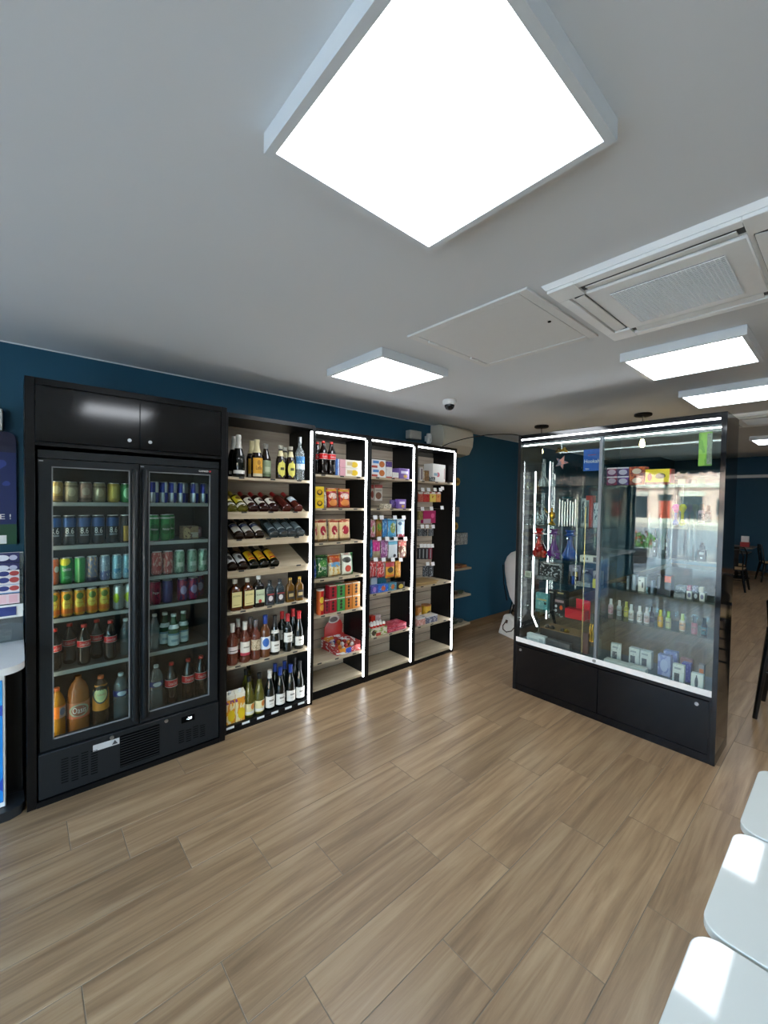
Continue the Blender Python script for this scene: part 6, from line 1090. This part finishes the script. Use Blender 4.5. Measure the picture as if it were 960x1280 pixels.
# ---- metal stools and chairs
MET = M('black_painted_steel', '101113', .22, metal=.3, var=.03); SEATW = woodmat('pale_wood_seat', '9a7f52', 'b3966a', 'c4aa7e', rough=.4, vary=.03)
def seat_thing(name, label, cat, u, v, rz, sh, bh, w=.36, foot=None, group=None):
    t = thing(name, label, cat, (u, v, 0), group, (0, 0, rz)); sp = .05; h = w/2
    def part(nm, mb, mt, **k): return mb.build(nm, mt, t, world=False, **k)
    for sx in (-1, 1):
        for sy in (-1, 1): part('leg', MB().tube([(sx*(h+sp), sy*(h+sp), 0), (sx*(h-.02), sy*(h-.02), sh-.03)], [.016, .028], 8), MET)
    part('seat_frame', MB().box(-h, h, -h, h, sh-.045, sh-.018), MET, bevel=.004); part('seat', MB().box(-h+.004, h-.004, -h+.004, h-.004, sh-.0178, sh), SEATW, bevel=.006)
    f = foot or sh*.5; k = h+sp*(1-f/sh)-.006
    for a, b in (((-k, -k), (k, -k)), ((k, -k), (k, k)), ((k, k), (-k, k)), ((-k, k), (-k, -k))): part('stretcher', MB().cyl((*a, f), (*b, f), .009, 8), MET)
    if bh:
        part('back_frame', MB().tube([(-h+.01, h-.005, sh-.02), (-h+.0, h+.03, sh+bh*.7), (-h+.05, h+.045, sh+bh), (h-.05, h+.045, sh+bh), (h-.0, h+.03, sh+bh*.7), (h-.01, h-.005, sh-.02)], .012, 8), MET)
        part('back_slat', MB().prism([(-.05, sh-.02), (.05, sh-.02), (.05, sh+bh*.98), (-.05, sh+bh*.98)], lambda x, z: (x, h+.0+.045*(z-sh)/bh, z), lambda x, z: (x, h+.008+.045*(z-sh)/bh, z)), MET)
    return t
GC = 'black metal seats with wooden tops'
seat_thing('bar_stool', 'black metal bar stool with wooden seat, nearest at right edge', 'stool', 4.62, .255, PI/2, .76, .26, group=GC); seat_thing('bar_stool', 'black metal bar stool partly hidden behind the nearest stool', 'stool', 5.40, .25, PI/2, .76, .26, group=GC)
for i, (u, v, rz, lb) in enumerate(((10.9, 1.62, PI/2, 'black chair in front of the far dining table'), (11.6, 1.72, PI/2+.3, 'black chair at the near side of the far dining table'), (12.75, 1.22, .35, 'black chair with pale seat against the far blue wall'))): seat_thing('dining_chair', lb, 'chair', u, v, rz, .45, .38, group=GC)
t = thing('dining_table', 'small dark dining table by the far blue wall', 'table', (12.85, 1.85, 0)); B(12.45, 13.25, 1.53, 2.18, .725, .75).build('table_top', M('grey_wood_top', '6c6861', .5, var=.05), t, bevel=.003); B(12.55, 13.15, 1.62, 2.08, .60, .615).build('under_shelf', M('grey_wood_top', '6c6861', .5), t); MB().cyl((12.85, 1.85, .03), (12.85, 1.85, .725), .035, 14).build('pedestal', MET, t); MB().lathe([(0, 0), (.25, 0), (.25, .015), (.06, .03), (0, .03)], 20, (12.85, 1.85, 0)).build('foot', MET, t)
t = thing('menu_stand', 'red and white menu stand on the far dining table', 'menu', (12.8, 1.7, .75)); B(12.7, 12.82, 1.62, 1.78, .7505, .86).build('red_base', M('menu_red', 'b03a34', .5), t); B(12.74, 12.78, 1.63, 1.77, .8605, 1.0).build('card', PAPER, t)
t = tag(B(12.52, 12.7, 1.92, 2.12, .7505, .775).build('napkin_stack', M('napkin_red_white', 'b48a84', .7)), 'low stack of napkins on the far dining table', 'napkins')
# ---- chair with white jacket and the white bag behind the showcase
seat_thing('dining_chair', 'black chair under the white jacket, behind the showcase', 'chair', 5.21, 2.86, PI/2, .45, .40, group=GC)
jk = thing('white_jacket', 'white padded jacket hung over a chair behind the showcase', 'jacket', (4.96, 2.88, .4)); m = MB(); vs = []; fs = []; n = 20; zs = [(.36, .10, .028), (.45, .15, .04), (.6, .19, .05), (.75, .225, .06), (.88, .235, .06), (.97, .20, .055), (1.03, .13, .045), (1.06, .05, .02)]
for j, (z, a, b) in enumerate(zs):
    for i in range(n): an = 2*PI*i/n; k = 1+.05*math.sin(5*an+z*9); vs.append((4.895+b*math.cos(an)*k-.02*(j < 3), 2.87+.05*(1.06-z)*-1+a*math.sin(an)*k, z))
for j in range(len(zs)-1):
    for i in range(n): a, b = j*n+i, j*n+(i+1) % n; fs.append((a, b, b+n, a+n))
fs += [tuple(range(n-1, -1, -1)), tuple((len(zs)-1)*n+i for i in range(n))]; m.add(vs, fs).build('quilted_body', M('white_quilted_cloth', 'd4d6d6', .7, var=.04, scale=14, bump=.3), jk)
MB().tube([(4.85, 3.09, .86), (4.83, 3.06, .62), (4.82, 3.0, .40)], .008, 6).build('dark_piping', BLKS, jk)
bg = thing('white_bag', 'white tote bag with brown strap leaning behind the showcase', 'bag', (4.65, 2.9, 0)); p0 = Vector((4.66, 3.02, .001)); d = Vector((-.10, -.30, 0)).normalized(); nrm = Vector((-d.y, d.x, 0)); nrm = nrm if nrm.x > 0 else -nrm
def bp(s, z, k=0): q = p0+d*s+nrm*(k+z*.28); return (q.x, q.y, z+.0005)
BGM = M('white_bag_canvas', 'd6d4cc', .7, var=.03, bump=.15)
MB().prism([(0, 0), (.36, 0), (.36, .16), (.24, .19), (.05, .25), (.02, .22)], lambda s, z: bp(s, z), lambda s, z: bp(s, z, .09)).build('bag_body', BGM, bg, bevel=.006)
BRS = M('brown_leather_strap', '4a3426', .5); MB().tube([bp(.10, .17, -.008), bp(.07, .11, -.012), bp(.09, .07, -.014), bp(.16, .055, -.014), bp(.24, .09, -.012), bp(.27, .14, -.008)], .007, 8).build('strap', BRS, bg); MB().prism([(.085, .15), (.125, .15), (.125, .19), (.085, .19)], lambda s, z: bp(s, z, -.004), lambda s, z: bp(s, z, .001)).build('strap_patch', BRS, bg)
